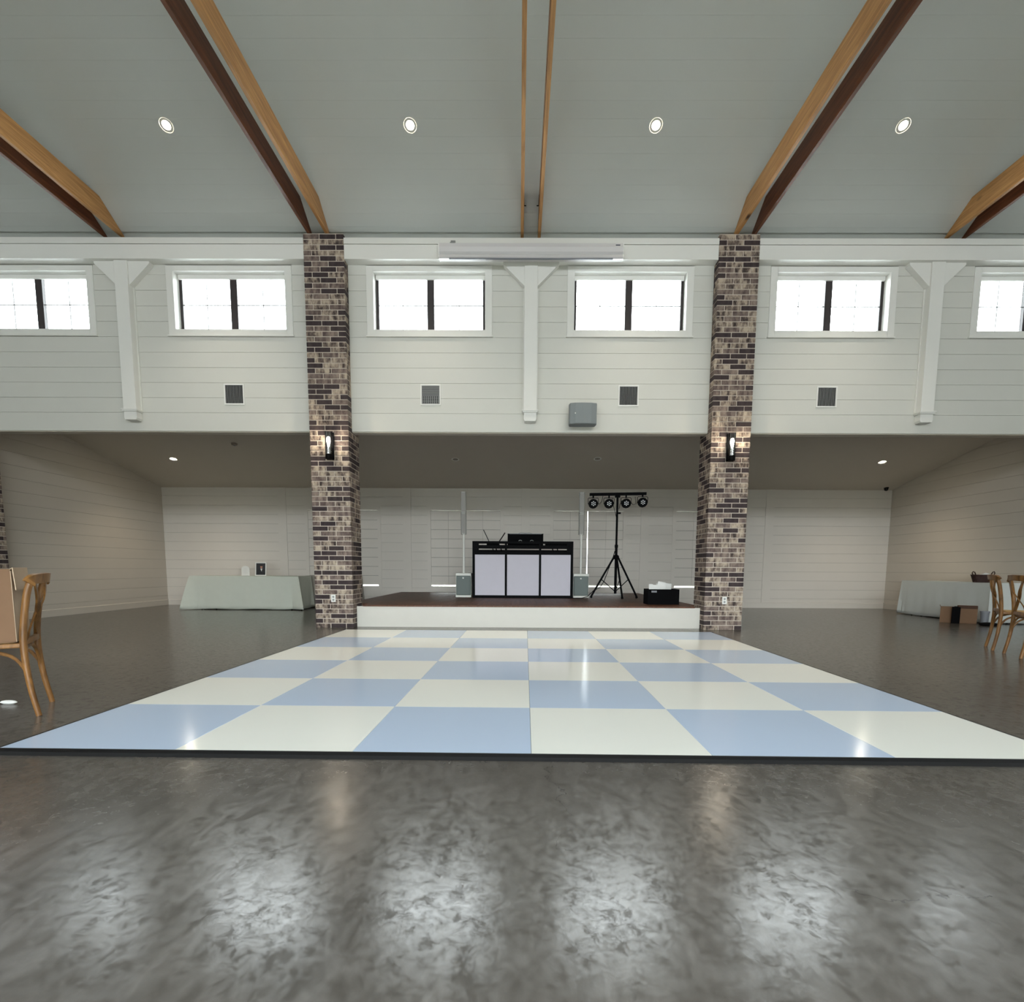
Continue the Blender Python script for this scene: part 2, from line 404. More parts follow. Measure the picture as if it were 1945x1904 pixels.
# header underside and lip (trim_2), box beam band under the ceiling (trim_1)
band = MB()
for a, b in ((X0, FARP[0]), (FARP[1], PILX[0][0]), (PILX[0][1], PILX[1][0]), (PILX[1][1], X1)):
    band.box(a, b, 5.99, WALL_Y + .05, 5.545, 5.748); band.box(a, b, 5.983, WALL_Y + .05, 5.754, 5.84)
struct('trim_1', band, M['trim'], 'white boxed band with a ledge running along the top of the window wall', 'trim')
lip = MB()
for a, b in ((X0, FARP[0]), (FARP[1], PILX[0][0]), (PILX[0][1], PILX[1][0]), (PILX[1][1], X1)):
    lip.box(a, b, WALL_Y + .02, 6.30, HB - .012, HB + .06)
struct('trim_2', lip, M['alcove'], 'narrow lip along the underside of the upper wall over the alcove', 'trim')

# outer shell
rear = holed(X0, X1, 2.6, 6.1, REAR - .12, REAR, holes, OZ0, OZ1)
rear.box(X0, -4.2, REAR - .12, REAR, 0, 2.6).box(4.2, X1, REAR - .12, REAR, 0, 2.6).box(-4.2, 4.2, REAR - .12, REAR, 2.45, 2.6)
struct('wall_front', rear, M['wall'], 'white wall of the hall opposite the stage with its own high windows', 'wall')
dr = thing('door_added_light', 'unseen row of glazed doors added for low daylight in the wall opposite the stage', 'door', kind='structure')  # unseen doors, added to bring daylight in low across the hall
for k in range(8):
    xa = -4.2 + k * 8.4 / 8; xb = xa + 8.4 / 8
    MB().box(xa, xa + .08, REAR - .08, REAR - .03, .02, 2.45).box(xb - .08, xb, REAR - .08, REAR - .03, .02, 2.45).box(xa + .08, xb - .08, REAR - .08, REAR - .03, 2.36, 2.45).box(xa + .08, xb - .08, REAR - .08, REAR - .03, .02, .2).build('leaf', M['bronze'], dr)
    MB().box(xa + .08, xb - .08, REAR - .06, REAR - .054, .2, 2.36).build('pane', M['glass'], dr)
struct('roof_1', MB().prism([(WALL_Y + .23, 4.20), (BY + .6, 3.2), (BY + .6, 3.28), (WALL_Y + .23, 4.28)], 'x', X0 - .3, X1 + .3), M['roof'], 'pale metal roof of the alcove outside the clerestory windows', 'roof')
for nm, x0, x1, lab in (('wall_end_1', X0 - .15, X0, 'plain white gable wall closing the hall on the stage left'), ('wall_end_2', X1, X1 + .15, 'plain white gable wall closing the hall on the stage right')):
    struct(nm, MB().prism([(REAR - .1, 0), (WALL_Y + .1, 0), (WALL_Y + .1, 6.0), (0, ridge + .1), (REAR - .1, 6.0)], 'x', x0, x1), M['wall'], lab, 'wall')
# wall beyond the alcove side walls (closes the openings outside the alcove)
struct('wall_side_1', MB().box(X0, AXL - .12, 6.2, 6.3, 0, HB + .05), M['wall'], 'white wall piece beyond the far brick pillar', 'wall')
struct('wall_side_2', MB().box(AXR + .12, X1, 6.2, 6.3, 0, HB + .05), M['wall'], 'white wall piece past the side table wall', 'wall')

# alcove
za = alc_z(6.16)
struct('ceiling_alcove', MB().prism([(6.18, za), (BY + .2, alc_z(BY + .2)), (BY + .2, alc_z(BY + .2) + .12), (6.18, za + .12)], 'x', AXL - .2, AXR + .2), M['alcove'], 'plain sloping ceiling of the alcove behind the pillars', 'ceiling')
struct('header_back', MB().box(AXL - .2, AXR + .2, 6.30, 6.34, HB - .012, za + .1), M['alcove'], 'back face of the upper wall inside the alcove', 'wall')
arow = [.14] + [.235 + .2255 * k for k in range(0, 17)]
for nm, side, lab in (('wall_left', -1, 'white boarded side wall of the alcove behind the chair with the cardboard box'), ('wall_right', 1, 'white boarded side wall of the alcove behind the cloth covered side table')):
    t = thing(nm, lab, 'wall', kind='structure')
    x = AXL if side < 0 else AXR
    MB().box(min(x + side * .02, x + side * .14), max(x + side * .02, x + side * .14), 6.16, BY + .15, 0, 4.1).build('backing', M['back'], t)
    L = BY - 6.30
    for z0, z1 in zip(arow[:-1], arow[1:]):
        k = ('s', round(z1 - z0, 4))
        if k not in cache: cache[k] = plank_mesh(L, z1 - z0 - .0024, .018, .0014).mesh('shiplap_plank', M['alcove'])
        inst('plank', cache[k], t, (x, BY if side > 0 else 6.30, z0), (0, 0, -pi / 2 if side > 0 else pi / 2))
    nb = 'baseboard_left' if side < 0 else 'baseboard_right'
    struct(nb, MB().prism([(x, 0), (x - side * .018, 0), (x - side * .018, .125), (x - side * .006, .14), (x, .14)], 'y', 6.32, BY - .02), M['alcove'], 'white baseboard along the ' + ('alcove side wall behind the chair' if side < 0 else 'side wall behind the cloth covered table'), 'baseboard')
# back wall with four shuttered windows
BWX = [-4.46, -1.40, 1.656, 4.70]; BW = .865; BZ0, BZ1 = .50, 2.385
t = thing('wall_back', 'white boarded back wall of the alcove with boarded-over windows', 'wall', kind='structure')
holed(AXL - .1, AXR + .1, 0, 3.1, BY + .02, BY + .12, [(x - BW, x + BW) for x in BWX], BZ0, BZ1).build('backing', M['back'], t)
BPOST = [-5.965, -2.86, .10, 3.06, 6.14]
brow = [.14, .235] + [.235 + .2255 * k for k in range(1, 13)]
def bcuts(z0, z1):
    c = [(x - .105, x + .105) for x in BPOST]
    if z1 > BZ0 - .02 and z0 < BZ1 + .02: c += [(x - BW - .085, x + BW + .085) for x in BWX]
    return c
shiplap(t, AXL, AXR, brow, BY, bcuts, M['backw'])
for x in BPOST: MB().box(x - .104, x + .104, BY - .012, BY + .018, .14, 2.94).build('batten', M['backw'], t)
struct('baseboard_back', MB().prism([(BY, 0), (BY - .02, 0), (BY - .02, .125), (BY - .007, .14), (BY, .14)], 'x', AXL + .02, -3.03).prism([(BY, 0), (BY - .02, 0), (BY - .02, .125), (BY - .007, .14), (BY, .14)], 'x', 2.93, AXR - .02), M['backw'], 'white baseboard along the foot of the alcove back wall', 'baseboard')
for i, x in enumerate(BWX):
    place = ['mostly hidden by the first brick pillar', 'between the first pillar and the booth', 'behind the tripod light stand', 'mostly hidden by the second brick pillar'][i]
    wn = thing('window_%d' % (11 + i), 'low window closed by white boards, ' + place, 'window', kind='structure')
    mb = MB(); c = .085
    mb.box(x - BW - c, x - BW, BY - .01, BY + .02, BZ0 - c, BZ1 + c); mb.box(x + BW, x + BW + c, BY - .01, BY + .02, BZ0 - c, BZ1 + c)
    mb.box(x - BW - c, x + BW + c, BY - .01, BY + .02, BZ1 + c, 2.492); mb.box(x - BW, x + BW, BY - .01, BY + .02, BZ1, BZ1 + c); mb.box(x - BW, x + BW, BY - .01, BY + .02, BZ0 - c, BZ0)
    mb.build('casing', M['backw'], wn)
    MB().box(x - BW, x + BW, BY + .10, BY + .106, BZ0, BZ1).build('pane', M['glass'], wn)
    gap = [0, 0, .016, 0][i]
    secs = [(-BW, -.43), (-.43, .43), (.43, BW)] if i != 2 else [(-BW, -.448), (-.448, -.02), (-.008, .44), (.44, BW)]
    for sn, (p, q) in enumerate(secs):
        cv = MB().box(x + p - (.002 if p > -.8 and gap == 0 else 0), x + q, BY + .018 + .004 * (sn % 2), BY + .030 + .004 * (sn % 2), BZ0 + .036, BZ1 - .0095).build('shutter', M['back'], wn)
        nb = 8; hh = (BZ1 - .0095 - BZ0 - .036) / nb
        for k in range(nb):
            key = ('sh', round(q - p, 3))
            if key not in cache: cache[key] = plank_mesh(q - p - .004, hh - .007, .016, .0014).mesh('shutter_board', M['backw'])
            o = inst('board', cache[key], cv, (x + p + .002, BY + .001, BZ0 + .036 + hh * k))
    portal('slit_portal', (x, BY + .09, (BZ0 + BZ1) / 2), (-pi / 2, 0, 0), BW * 2, BZ1 - BZ0)

# ------------------------------------------------------------------ clerestory windows
wlab = ['cut off at the photo edge past the first white post', 'between the first white post and the first pillar', 'just past the first brick pillar', 'just before the second brick pillar', 'just past the second brick pillar', 'cut off at the photo edge past the last white post']
for i, x in enumerate(WINX[1:7]):
    wn = thing('window_%d' % (i + 1), 'high two-light clerestory window, ' + wlab[i], 'window', kind='structure')
    c = .098; y0, y1 = WALL_Y - .014, WALL_Y + .02
    mb = MB()
    mb.box(x - OW - c, x - OW + .01, y0, y1, OZ0 - c + .012, OZ1 + c - .03); mb.box(x + OW - .01, x + OW + c, y0, y1, OZ0 - c + .012, OZ1 + c - .03)
    mb.box(x - OW, x + OW, y0, y1, OZ1 - .01, OZ1 + c - .03); mb.box(x - OW, x + OW, y0, y1, OZ0 - c + .012, OZ0)
    mb.build('casing', M['trim'], wn, bevel=.003)
    MB().box(x - OW - c - .012, x + OW + c + .012, y0 - .02, y1, OZ0 - c - .006, OZ0 - c + .012).build('sill', M['trim'], wn)
    yb = WALL_Y + .20
    mb = MB(); mb.box(x - OW - .012, x - OW + .012, y1 - .01, yb, OZ0, OZ1); mb.box(x + OW - .012, x + OW + .012, y1 - .01, yb, OZ0, OZ1)
    mb.box(x - OW, x + OW, y1 - .01, yb, OZ1 - .012, OZ1 + .012); mb.box(x - OW, x + OW, y1 - .01, yb, OZ0 - .012, OZ0 + .012)
    mb.build('jamb', M['trim'], wn)
    MB().box(x - OW + .02, x + OW - .02, WALL_Y + .095, WALL_Y + .135, OZ1 - .075, OZ1 - .012).build('blind_cassette', M['plastic'], wn, bevel=.006)
    ya, yc = WALL_Y + .14, WALL_Y + .19
    f = MB(); b = .045
    f.box(x - OW + .012, x - OW + .012 + b, ya, yc, OZ0 + .012, OZ1 - .012); f.box(x + OW - .012 - b, x + OW - .012, ya, yc, OZ0 + .012, OZ1 - .012)
    f.box(x - OW + .012, x + OW - .012, ya, yc, OZ1 - .012 - .03, OZ1 - .012); f.box(x - OW + .012, x + OW - .012, ya, yc, OZ0 + .012, OZ0 + .03)
    f.build('window_frame', M['bronze'], wn)
    MB().box(x - .055, x + .055, ya - .02, yc, OZ0 + .012, OZ1 - .012).build('mullion', M['bronze'], wn, bevel=.004)
    for s in (-1, 1):
        xa, xb = sorted((x + s * .055, x + s * (OW - .042)))
        pn = MB().box(xa, xb, yc - .025, yc - .019, OZ0 + .03, OZ1 - .042).build('pane', M['glass'], wn)
        zm = (OZ0 + OZ1) / 2; xm = (xa + xb) / 2
        MB().box(xa, xb, yc - .032, yc - .012, zm - .005, zm + .005).box(xm - .005, xm + .005, yc - .032, yc - .012, OZ0 + .03, OZ1 - .042).build('muntin', M['ventsl'], pn)

# ------------------------------------------------------------------ white wall posts
def wall_post(x, label):
    t = thing('wall_post', label, 'post', (x, WALL_Y, 3.225), 0, 'white boxed posts between the windows')
    h = 5.545 - 3.225
    MB().box(-.1, .1, -.13, 0, .16, h).build('shaft', M['trim'], t, bevel=.004)
    for s in (-1, 1):
        MB().prism([(s * .1, h - .34), (s * .1, h), (s * .42, h), (s * .42, h - .03)], 'y', -.10, 0).build('brace', M['trim'], t)
        MB().box(min(s * .1, s * .118), max(s * .1, s * .118), -.02, 0, .16, h - .34).build('side_batten', M['trim'], t)
    MB().box(-.125, .125, -.155, 0, .145, .165).box(-.115, .115, -.145, 0, .125, .145).build('cap_moulding', M['trim'], t)
    MB().prism([(-.098, .03), (-.098, .125), (.098, .125), (.098, .03), (.085, .0), (-.085, .0)], 'y', -.125, 0).build('foot_block', M['trim'], t, bevel=.003)
wall_post(-6.10, 'white boxed wall post with corner braces before the first brick pillar')
wall_post(.093, 'white boxed wall post with corner braces below the projector screen case')
wall_post(6.185, 'white boxed wall post with corner braces past the second brick pillar')

# ------------------------------------------------------------------ brick pillars
PY0, PD, PH, NC = 5.984, .53, 5.90, 77
CH = PH / NC; BH = CH - .0125; BL = .2335; BWd = .113; JT = .0125
bmeshes = {}
def brick_mesh(dx, dy, kind):
    k = (round(dx, 3), round(dy, 3), kind)
    if k not in bmeshes:
        bm = bmesh.new(); bmesh.ops.create_cube(bm, size=1)
        for v in bm.verts: v.co = Vector((v.co.x * dx, v.co.y * dy, v.co.z * BH))
        bmesh.ops.bevel(bm, geom=bm.edges[:], offset=.0035, segments=1, affect='EDGES', profile=.5)
        me = bpy.data.meshes.new('brick'); bm.to_mesh(me); bm.free(); me.materials.append(M[kind]); bmeshes[k] = me
    return bmeshes[k]
def pick(): return random.choices(['bdark', 'bmot', 'bmid'], [.32, .44, .24])[0]
def pillar(xr, label, inner, parts=True):
    """inner: +1 if the side facing the room's middle is the right one"""
    w = xr[1] - xr[0]; cx = (xr[0] + xr[1]) / 2
    t = thing('brick_pillar', label, 'pillar', (cx, PY0, 0), 0, 'brick pillars')
    MB().box(-w / 2 + .007, w / 2 - .007, .007, PD - .007, 0, PH).build('mortar', M['mortar'], t)
    rest = MB(); nparts = 0
    def put(x0, x1, y0, y1, c, part):
        nonlocal nparts
        kind = pick(); z = c * CH + BH / 2 + .001
        j = random.uniform(-.0022, .0022)
        if part and parts and nparts < 300:
            inst('brick', brick_mesh(x1 - x0, y1 - y0, kind), t, ((x0 + x1) / 2, (y0 + y1) / 2 + j, z), (0, 0, random.uniform(-.004, .004))); nparts += 1
        else:
            rest.box(x0, x1, y0 + j, y1 + j, c * CH + .001, c * CH + BH, {'bdark': 0, 'bmot': 1, 'bmid': 2}[kind])
    jobs = []
    for c in range(NC):
        A = c % 2 == 0
        for m in ((1,) if A else (-1,)):
            # mirrored layout by m
            def X(a, b): return (a - w / 2, b - w / 2) if m > 0 else (w / 2 - b, w / 2 - a)
            jobs.append((0, c, X(0, BL), (0, BWd))); jobs.append((0, c, X(BL + JT, 2 * BL + JT), (0, BWd)))
            jobs.append((0, c, X(w - BWd, w), (0, BL)))
            for ys in ((BL + JT, 2 * BL + JT), (2 * BL + 2 * JT, PD)):
                side = m
                jobs.append((1 if side == inner else 3, c, X(w - BWd, w), ys))
            for ys in ((BWd + JT, BWd + JT + BL), (BWd + 2 * JT + BL, PD)):
                side = -m
                jobs.append((1 if side == inner else 3, c, X(0, BWd), ys))
            jobs.append((3, c, X(BWd + JT, w - BWd - JT), (PD - BWd, PD)))
    jobs.sort(key=lambda j: (j[0], j[1] * CH > 3.1, -(j[3][1] - j[3][0]) if j[0] == 1 else 0, j[1]))
    for pr, c, xs, ys in jobs: put(xs[0], xs[1], ys[0], ys[1], c, pr <= 1)
    if rest.v:
        o = rest.build('brickwork', [M['bdark'], M['bmot'], M['bmid']], t); o['kind'] = 'stuff'
    return t
pillar(PILX[0], 'brick pillar with a lamp, at the stage corner nearer the cloth table with photo frame', 1)
pillar(PILX[1], 'brick pillar with a lamp, at the stage corner beside the black crate', -1)
pillar(FARP, 'brick pillar only a sliver of which shows at the photo edge behind the cardboard box', 1, False)

# ------------------------------------------------------------------ tie beams (pairs of planks)
BT = .045
def tie_pair(x0, x1, label):
    t = thing('tie_beam', label, 'beam', ((x0 + x1) / 2, 0, 5.905), 0, 'paired wooden tie beams')
    h = .29; zb = 5.905
    yt = WALL_Y - (zb + h - ZC) / T; y0 = WALL_Y - .01 - max(0, (zb - ZC) / T)
    for xx in (x0, x1):
        xx -= (x0 + x1) / 2
        MB().prism([(-y0, 0), (y0, 0), (yt, h), (-yt, h)], 'x', xx - BT / 2, xx + BT / 2).build('plank', M['beam_shade' if abs((x0 + x1) / 2) > 1 and xx * (x0 + x1) > 0 else 'beam'], t, bevel=.003)  # outer plank of a side pair gets the colour with painted-in shade
    if abs(x0 + x1) < 1:
        for sx in (-1, 1):
            a = sx * ((x1 - x0) / 2 - BT / 2)
            MB().strap([(a, yt - .05, h - .01), (a - sx * .004, yt + .05, h - .09)], (0, 1, 1), .03, .006).build('clip', M['blackm'], t)
            MB().strap([(a, yt + .05, h - .09), (a - sx * .03, yt + .05, h - .09)], (0, 1, 1), .03, .006).build('clip', M['blackm'], t)
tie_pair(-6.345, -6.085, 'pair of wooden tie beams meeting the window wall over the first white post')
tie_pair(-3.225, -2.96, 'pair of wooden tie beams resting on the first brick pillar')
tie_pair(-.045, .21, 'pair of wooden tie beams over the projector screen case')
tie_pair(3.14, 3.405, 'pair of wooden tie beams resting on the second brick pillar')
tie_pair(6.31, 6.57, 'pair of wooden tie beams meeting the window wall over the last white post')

# ------------------------------------------------------------------ stage
SZ = .356; SX0, SX1 = -3.02, 2.93
st = thing('stage', 'low stage with dark stained boards and a white front between the pillars', 'stage', (0, WALL_Y, 0))
def stage_part():
    MB().box(PILX[0][1] + .004, PILX[1][0] - .004, 0, .02, 0, SZ - .022).build('fascia', M['fascia'], st)
    MB().box(SX0 + .01, SX1 - .01, .36, BY - WALL_Y - .03, .0, SZ - .03).box(PILX[0][1] + .01, PILX[1][0] - .01, .03, .36, 0, SZ - .03).build('platform', M['back'], st)
    nb = 42; bw = (SX1 - SX0) / nb
    for k in range(nb):
        xa = SX0 + k * bw; xb = xa + bw - .002
        y0 = -.012 if xa > PILX[0][1] and xb < PILX[1][0] else .362
        key = ('stg', y0)
        if key not in cache: cache[key] = MB().box(0, bw - .002, y0, BY - WALL_Y - .025, -.024, 0).mesh('stage_plank', M['stage'])
        inst('plank', cache[key], st, (xa, 0, SZ))
stage_part()

# ------------------------------------------------------------------ dance floor
df = thing('dance_floor', 'square checkered dance floor of ivory and pale blue panels on the concrete', 'dance floor', (0, 0, 0), -.0119)
PS = .9144
pmesh = {k: MB().prism([(0.0008, 0), (PS - .0008, 0), (PS - .0008, .023), (PS - .002, .025), (.002, .025), (.0008, .023)], 'y', .0008, PS - .0008).mesh('dance_panel', M[k]) for k in ('blue', 'white')}
for r in range(6):
    for c in range(6):
        inst('panel', pmesh['blue' if (r + c) % 2 == 0 else 'white'], df, ((c - 3) * PS, r * PS, 0))
E0 = 3 * PS
prof = [(0, .0), (0, .025), (-.012, .0255), (-.032, .016), (-.045, .0)]
MB().prism([(a, z) for a, z in prof], 'x', -E0 - .045, E0 + .045).build('edge_trim', M['black'], df, smooth=False)
MB().prism([(6 * PS - a, z) for a, z in prof], 'x', -E0 - .045, E0 + .045).build('edge_trim', M['black'], df)
MB().prism([(-E0 + a, z) for a, z in prof], 'y', 0, 6 * PS).build('edge_trim', M['black'], df)
MB().prism([(E0 - a, z) for a, z in prof], 'y', 0, 6 * PS).build('edge_trim', M['black'], df)

# ------------------------------------------------------------------ vents
def vent(x, z, label, horizontal=False):
    t = thing('air_vent', label, 'vent', (x, WALL_Y, z), 0, 'square wall vents under the windows'); h = .158; b = .02
    mb = MB(); mb.box(-h, -h + b, -.012, 0, -h, h).box(h - b, h, -.012, 0, -h, h).box(-h + b, h - b, -.012, 0, h - b, h).box(-h + b, h - b, -.012, 0, -h, -h + b)
    mb.build('frame', M['plastic'], t, bevel=.002)
    MB().box(-h + b, h - b, -.0025, -.001, -h + b, h - b).build('duct', M['ventdark'], t)
    i = h - b
    n = 12
    if not horizontal:
        me = MB().box(-.0022, .0022, -.010, -.003, -i, i).mesh('slat', M['ventsl'])
        for k in range(n): inst('slat', me, t, (-i + (k + .5) * 2 * i / n, 0, 0), (0, 0, .35))
    else:
        me = MB().box(-i, i, -.010, -.003, -.0042, .0042).mesh('slat', M['ventsl'])
        for k in range(9): inst('slat', me, t, (0, 0, i - (k + .5) * 1.15 * i / 9))
        gb = MB()
        for k in range(9): gb.box(-i + (k + .5) * 2 * i / 9 - .004, -i + (k + .5) * 2 * i / 9 + .004, -.009, -.003, -i, -.15 * i)
        for k in range(5): gb.box(-i, i, -.008, -.004, -i + (k + .5) * .85 * i / 5 - .003, -i + (k + .5) * .85 * i / 5 + .003)
        gb.build('grille', M['ventsl'], t)
vent(-4.53, 3.643, 'square vent with upright slats in the wall before the first brick pillar')
vent(-1.458, 3.645, 'square vent with level slats above a fine grille, between first pillar and centre post', True)
vent(1.624, 3.64, 'square vent with upright slats above and beside the grey wall speaker')
vent(4.70, 3.633, 'square vent with upright slats in the wall past the second brick pillar')

# wall speaker
t = thing('wall_speaker', 'grey rounded loudspeaker mounted on the upper wall beside the centre post', 'speaker', (.90, WALL_Y, 3.31))
pf = [(-.20, -.05), (-.215, -.15), (-.205, -.235), (-.12, -.262), (0, -.27), (.12, -.262), (.205, -.235), (.215, -.15), (.20, -.05)]
MB().prism(pf, 'z', -.155, .155).build('cabinet', M['greyspk'], t, bevel=.012)
MB().box(-.07, .07, -.06, 0, -.05, .05).build('bracket', M['greyp'], t)
MB().box(-.13, -.115, -.268, -.262, -.01, .006).build('badge', M['spkwhite'], t)

# projector screen case
t = thing('projector_screen_case', 'long white roll-up projector screen case under the centre beams', 'projector screen', (.085, 5.99, 5.6))
prof = [(0, .10), (-.12, .10), (-.155, .085), (-.165, .03), (-.155, -.03), (-.13, -.055), (-.145, -.07), (-.15, -.10), (-.13, -.115), (-.10, -.115), (0, -.09)]
MB().prism(prof, 'x', -1.345, 1.345).build('housing', plain('screen_case_white', (205, 203, 203), .35), t)
for s in (-1, 1): MB().prism([(p[0] * 1.02, p[1] * 1.02) for p in prof], 'x', s * 1.345, s * 1.357).build('end_cap', M['plastic'], t)
MB().box(1.235, 1.30, -.168, -.160, .05, .06).build('badge', plain('navy_badge', (40, 44, 70), .4), t, label='small dark badge')
MB().box(-1.2, 1.2, -.142, -.12, -.128, -.112).build('screen_bar', M['greyp'], t)
MB().box(-1.19, -1.12, -.13, 0, .10, .112).box(-1.19, -1.12, -.03, .0, .10, .19).build('bracket', M['metal'], t)

# ------------------------------------------------------------------ downlights
def downlight(P, normal, r, label, group, lensmat, energy, color, lit=True, name='downlight', cone=1.45):
    N = Vector(normal).normalized()
    t = thing(name, label, 'ceiling light', P, 0, group)
    R = Vector((0, 0, -1)).rotation_difference(N).to_matrix()   # local -z points along N (into the room)
    MB().lathe([(r * .82, .001), (r, .001), (r * 1.12, -.006), (r * 1.18, -.002), (r * 1.18, .012), (r * .82, .012)], 28, rot=R).build('trim_ring', M['plastic'], t, smooth=True)
    MB().lathe([(r * .84, -.001), (r * .66, .0135)], 28, rot=R).build('baffle', M['plastic'] if lit else M['off'], t, smooth=True)
    MB().lathe([(0, -.0035), (r * .45, -.003), (r * .84, .0005)], 28, rot=R).build('lens', lensmat, t, smooth=True)
    if lit:
        l = bpy.data.lights.new('downlight_lamp', 'SPOT'); l.energy = energy; l.color = color; l.spot_size = cone; l.spot_blend = .9; l.shadow_soft_size = r * .6
        o = bpy.data.objects.new('downlight_lamp', l); COL.objects.link(o); o.parent = t; o.location = N * .02
        o.rotation_euler = (0, 0, 0)
    return t
NC_ = (0, -math.sin(a28), -math.cos(a28))
for x, lab in ((-4.613, 'lit recessed ceiling light between the first two beam pairs'), (-1.488, 'lit recessed ceiling light before the centre beams'), (1.647, 'lit recessed ceiling light past the centre beams'), (4.784, 'lit recessed ceiling light past the second pillar beams')):
    downlight((x, 4.916, ceil_z(4.916)), NC_, .075, lab, 'lit recessed lights in the main ceiling', M['lamp_w'], 190, (1, .92, .8))
NA = (0, -.2, -1)
for x, y, lab in ((-7.527, 9.347, 'lit recessed light in the alcove ceiling above the side wall by the photo table'), (7.708, 9.365, 'lit recessed light in the alcove ceiling near the security camera')):
    downlight((x, y, alc_z(y)), NA, .065, lab, 'lit recessed lights in the alcove ceiling', M['lamp_a'], 60, (1, .86, .66), True, cone=2.1)
for x, y, lab in ((-1.439, 9.315, 'unlit recessed light in the alcove ceiling above the booth, nearer the first pillar'), (1.596, 9.258, 'unlit recessed light in the alcove ceiling above the tripod light stand')):
    downlight((x, y, alc_z(y)), NA, .07, lab, 'unlit recessed lights in the alcove ceiling', M['off'], 0, None, False)
t = thing('smoke_detector', 'small round detector on the alcove ceiling before the first pillar', 'detector', (-5.797, 8.573, alc_z(8.573)))
MB().lathe([(.06, .01), (.06, -.02), (.045, -.035), (0, -.038)], 20).build('housing', M['off'], t, smooth=True)
MB().lathe([(.03, -.03), (.012, -.045), (0, -.046)], 14).build('sensor_cap', M['greyp'], t, smooth=True)
def seccam(P, label, s=1):
    t = thing('security_camera', label, 'camera', P, 0, 'black security cameras')
    MB().lathe([(.055 * s, .03), (.055 * s, -.0), (.045 * s, -.012 * s), (0, -.012 * s)], 18).build('base', M['blackm'], t, smooth=True)
    MB().lathe([(0, -.075 * s), (.03 * s, -.065 * s), (.046 * s, -.035 * s), (.046 * s, -.01 * s), (0, -.008 * s)], 18).build('dome', plain('dark_dome', (8, 8, 9), .12), t, smooth=True)
seccam((8.86, 10.93, alc_z(10.93) - .002), 'black dome camera at the alcove corner above the side table wall')
seccam((-8.75, 7.6, alc_z(7.6) - .002), 'dark ceiling fixture at the header above the chair with the box', 1.8)

# ------------------------------------------------------------------ sconces and outlets
def sconce(x, label):
    t = thing('wall_sconce', label, 'wall lamp', (x, PY0 - .002, 2.82), 0, 'black wall sconces on the pillars')
    MB().box(-.058, .058, -.022, 0, -.205, .205).build('backplate', M['blackm'], t, bevel=.004)
    MB().lathe([(.052, -.205), (.052, -.135), (.0, -.135)], 20, c=(0, -.085, 0)).build('base_cup', M['blackm'], t, smooth=True)
    MB().box(-.02, .02, -.06, -.02, -.19, -.15).build('arm', M['blackm'], t)
    MB().lathe([(.049, -.134), (.049, .2), (.046, .2), (.046, -.134)], 24, c=(0, -.085, 0)).build('glass_tube', M['tube'], t, smooth=True)
    bl = MB().lathe([(0, .13), (.02, .12), (.03, .09), (.028, .05), (.016, .01), (.014, -.02), (0, -.02)], 18, c=(0, -.085, 0)).build('bulb', M['bulb'], t, smooth=True)
    MB().lathe([(.016, -.02), (.016, -.134)], 14, c=(0, -.085, 0)).build('lamp_holder', M['metal'], t, smooth=True)
    l = bpy.data.lights.new('sconce_lamp', 'POINT'); l.energy = 8; l.color = (1, .85, .65); l.shadow_soft_size = .03
    o = bpy.data.objects.new('sconce_lamp', l); COL.objects.link(o); o.parent = t; o.location = (0, -.15, .09)
sconce(-2.99, 'lit black sconce with glass tube on the pillar nearer the photo table')
sconce(3.172, 'lit black sconce with glass tube on the pillar beside the black crate')
def outlet(x, label):
    t = thing('wall_outlet', label, 'outlet', (x, PY0 - .002, .47), 0, 'white outlets on the pillars')
    MB().box(-.036, .036, -.007, 0, -.058, .058).build('cover_plate', M['plastic'], t, bevel=.002)
    for z in (-.024, .024): MB().lathe([(.017, 0), (.015, .003), (0, .003)], 16, c=(0, -.007, z), rot=Matrix.Rotation(pi / 2, 3, 'X')).build('socket', M['ventsl'], t)
outlet(-3.015, 'white power outlet low on the pillar nearer the photo table')
outlet(3.195, 'white power outlet low on the pillar beside the black crate')

# ------------------------------------------------------------------ booth
BOY = 8.47
t = thing('dj_booth', 'black framed booth front with three white fabric panels on the stage', 'booth', (0, BOY, SZ))
xs = [-1.01, -.329, .364, 1.035]; zt = 1.506 - SZ; zr0, zr1 = 1.235 - SZ, 1.30 - SZ
for k, x in enumerate(xs):
    wd = .05 if k in (0, 3) else .044
    MB().box(x - (0 if k == 0 else wd / 2 if k < 3 else wd), x + (wd if k == 0 else wd / 2 if k < 3 else 0), 0, .04, 0, zt).build('post', M['blackm'], t, bevel=.003)
for z0, z1 in ((0, .055), (zr0, zr1), (zt - .05, zt)): MB().box(xs[0] + .05, xs[3] - .05, .003, .037, z0, z1).build('rail', M['blackm'], t)
MB().box(xs[0] + .05, xs[3] - .05, .006, .034, 1.355 - SZ, 1.40 - SZ).build('rail', M['blackm'], t)
edges = [(xs[0] + .05, xs[1] - .022), (xs[1] + .022, xs[2] - .022), (xs[2] + .022, xs[3] - .05)]
for a, b in edges: MB().box(a, b, .014, .022, .055, zr0).build('panel', M['scrim'], t)
for a, b in ((xs[0], xs[0] + .13), (xs[3] - .13, xs[3])): MB().box(a, b, .01, .035, zr1, zt - .05).build('corner_plate', M['blackm'], t)
for s, x in ((-1, xs[0]), (1, xs[3])):
    x0 = x if s < 0 else x - .035
    MB().box(x0, x0 + .035, .55, .585, 0, zt).build('rear_post', M['blackm'], t)
    MB().box(x0, x0 + .035, .04, .55, zt - .05, zt).box(x0, x0 + .035, .04, .55, 0, .05).build('side_rail', M['blackm'], t)
    MB().box(x0 + .013, x0 + .022, .04, .55, .05, zt - .05).build('side_panel', M['blackf'], t)
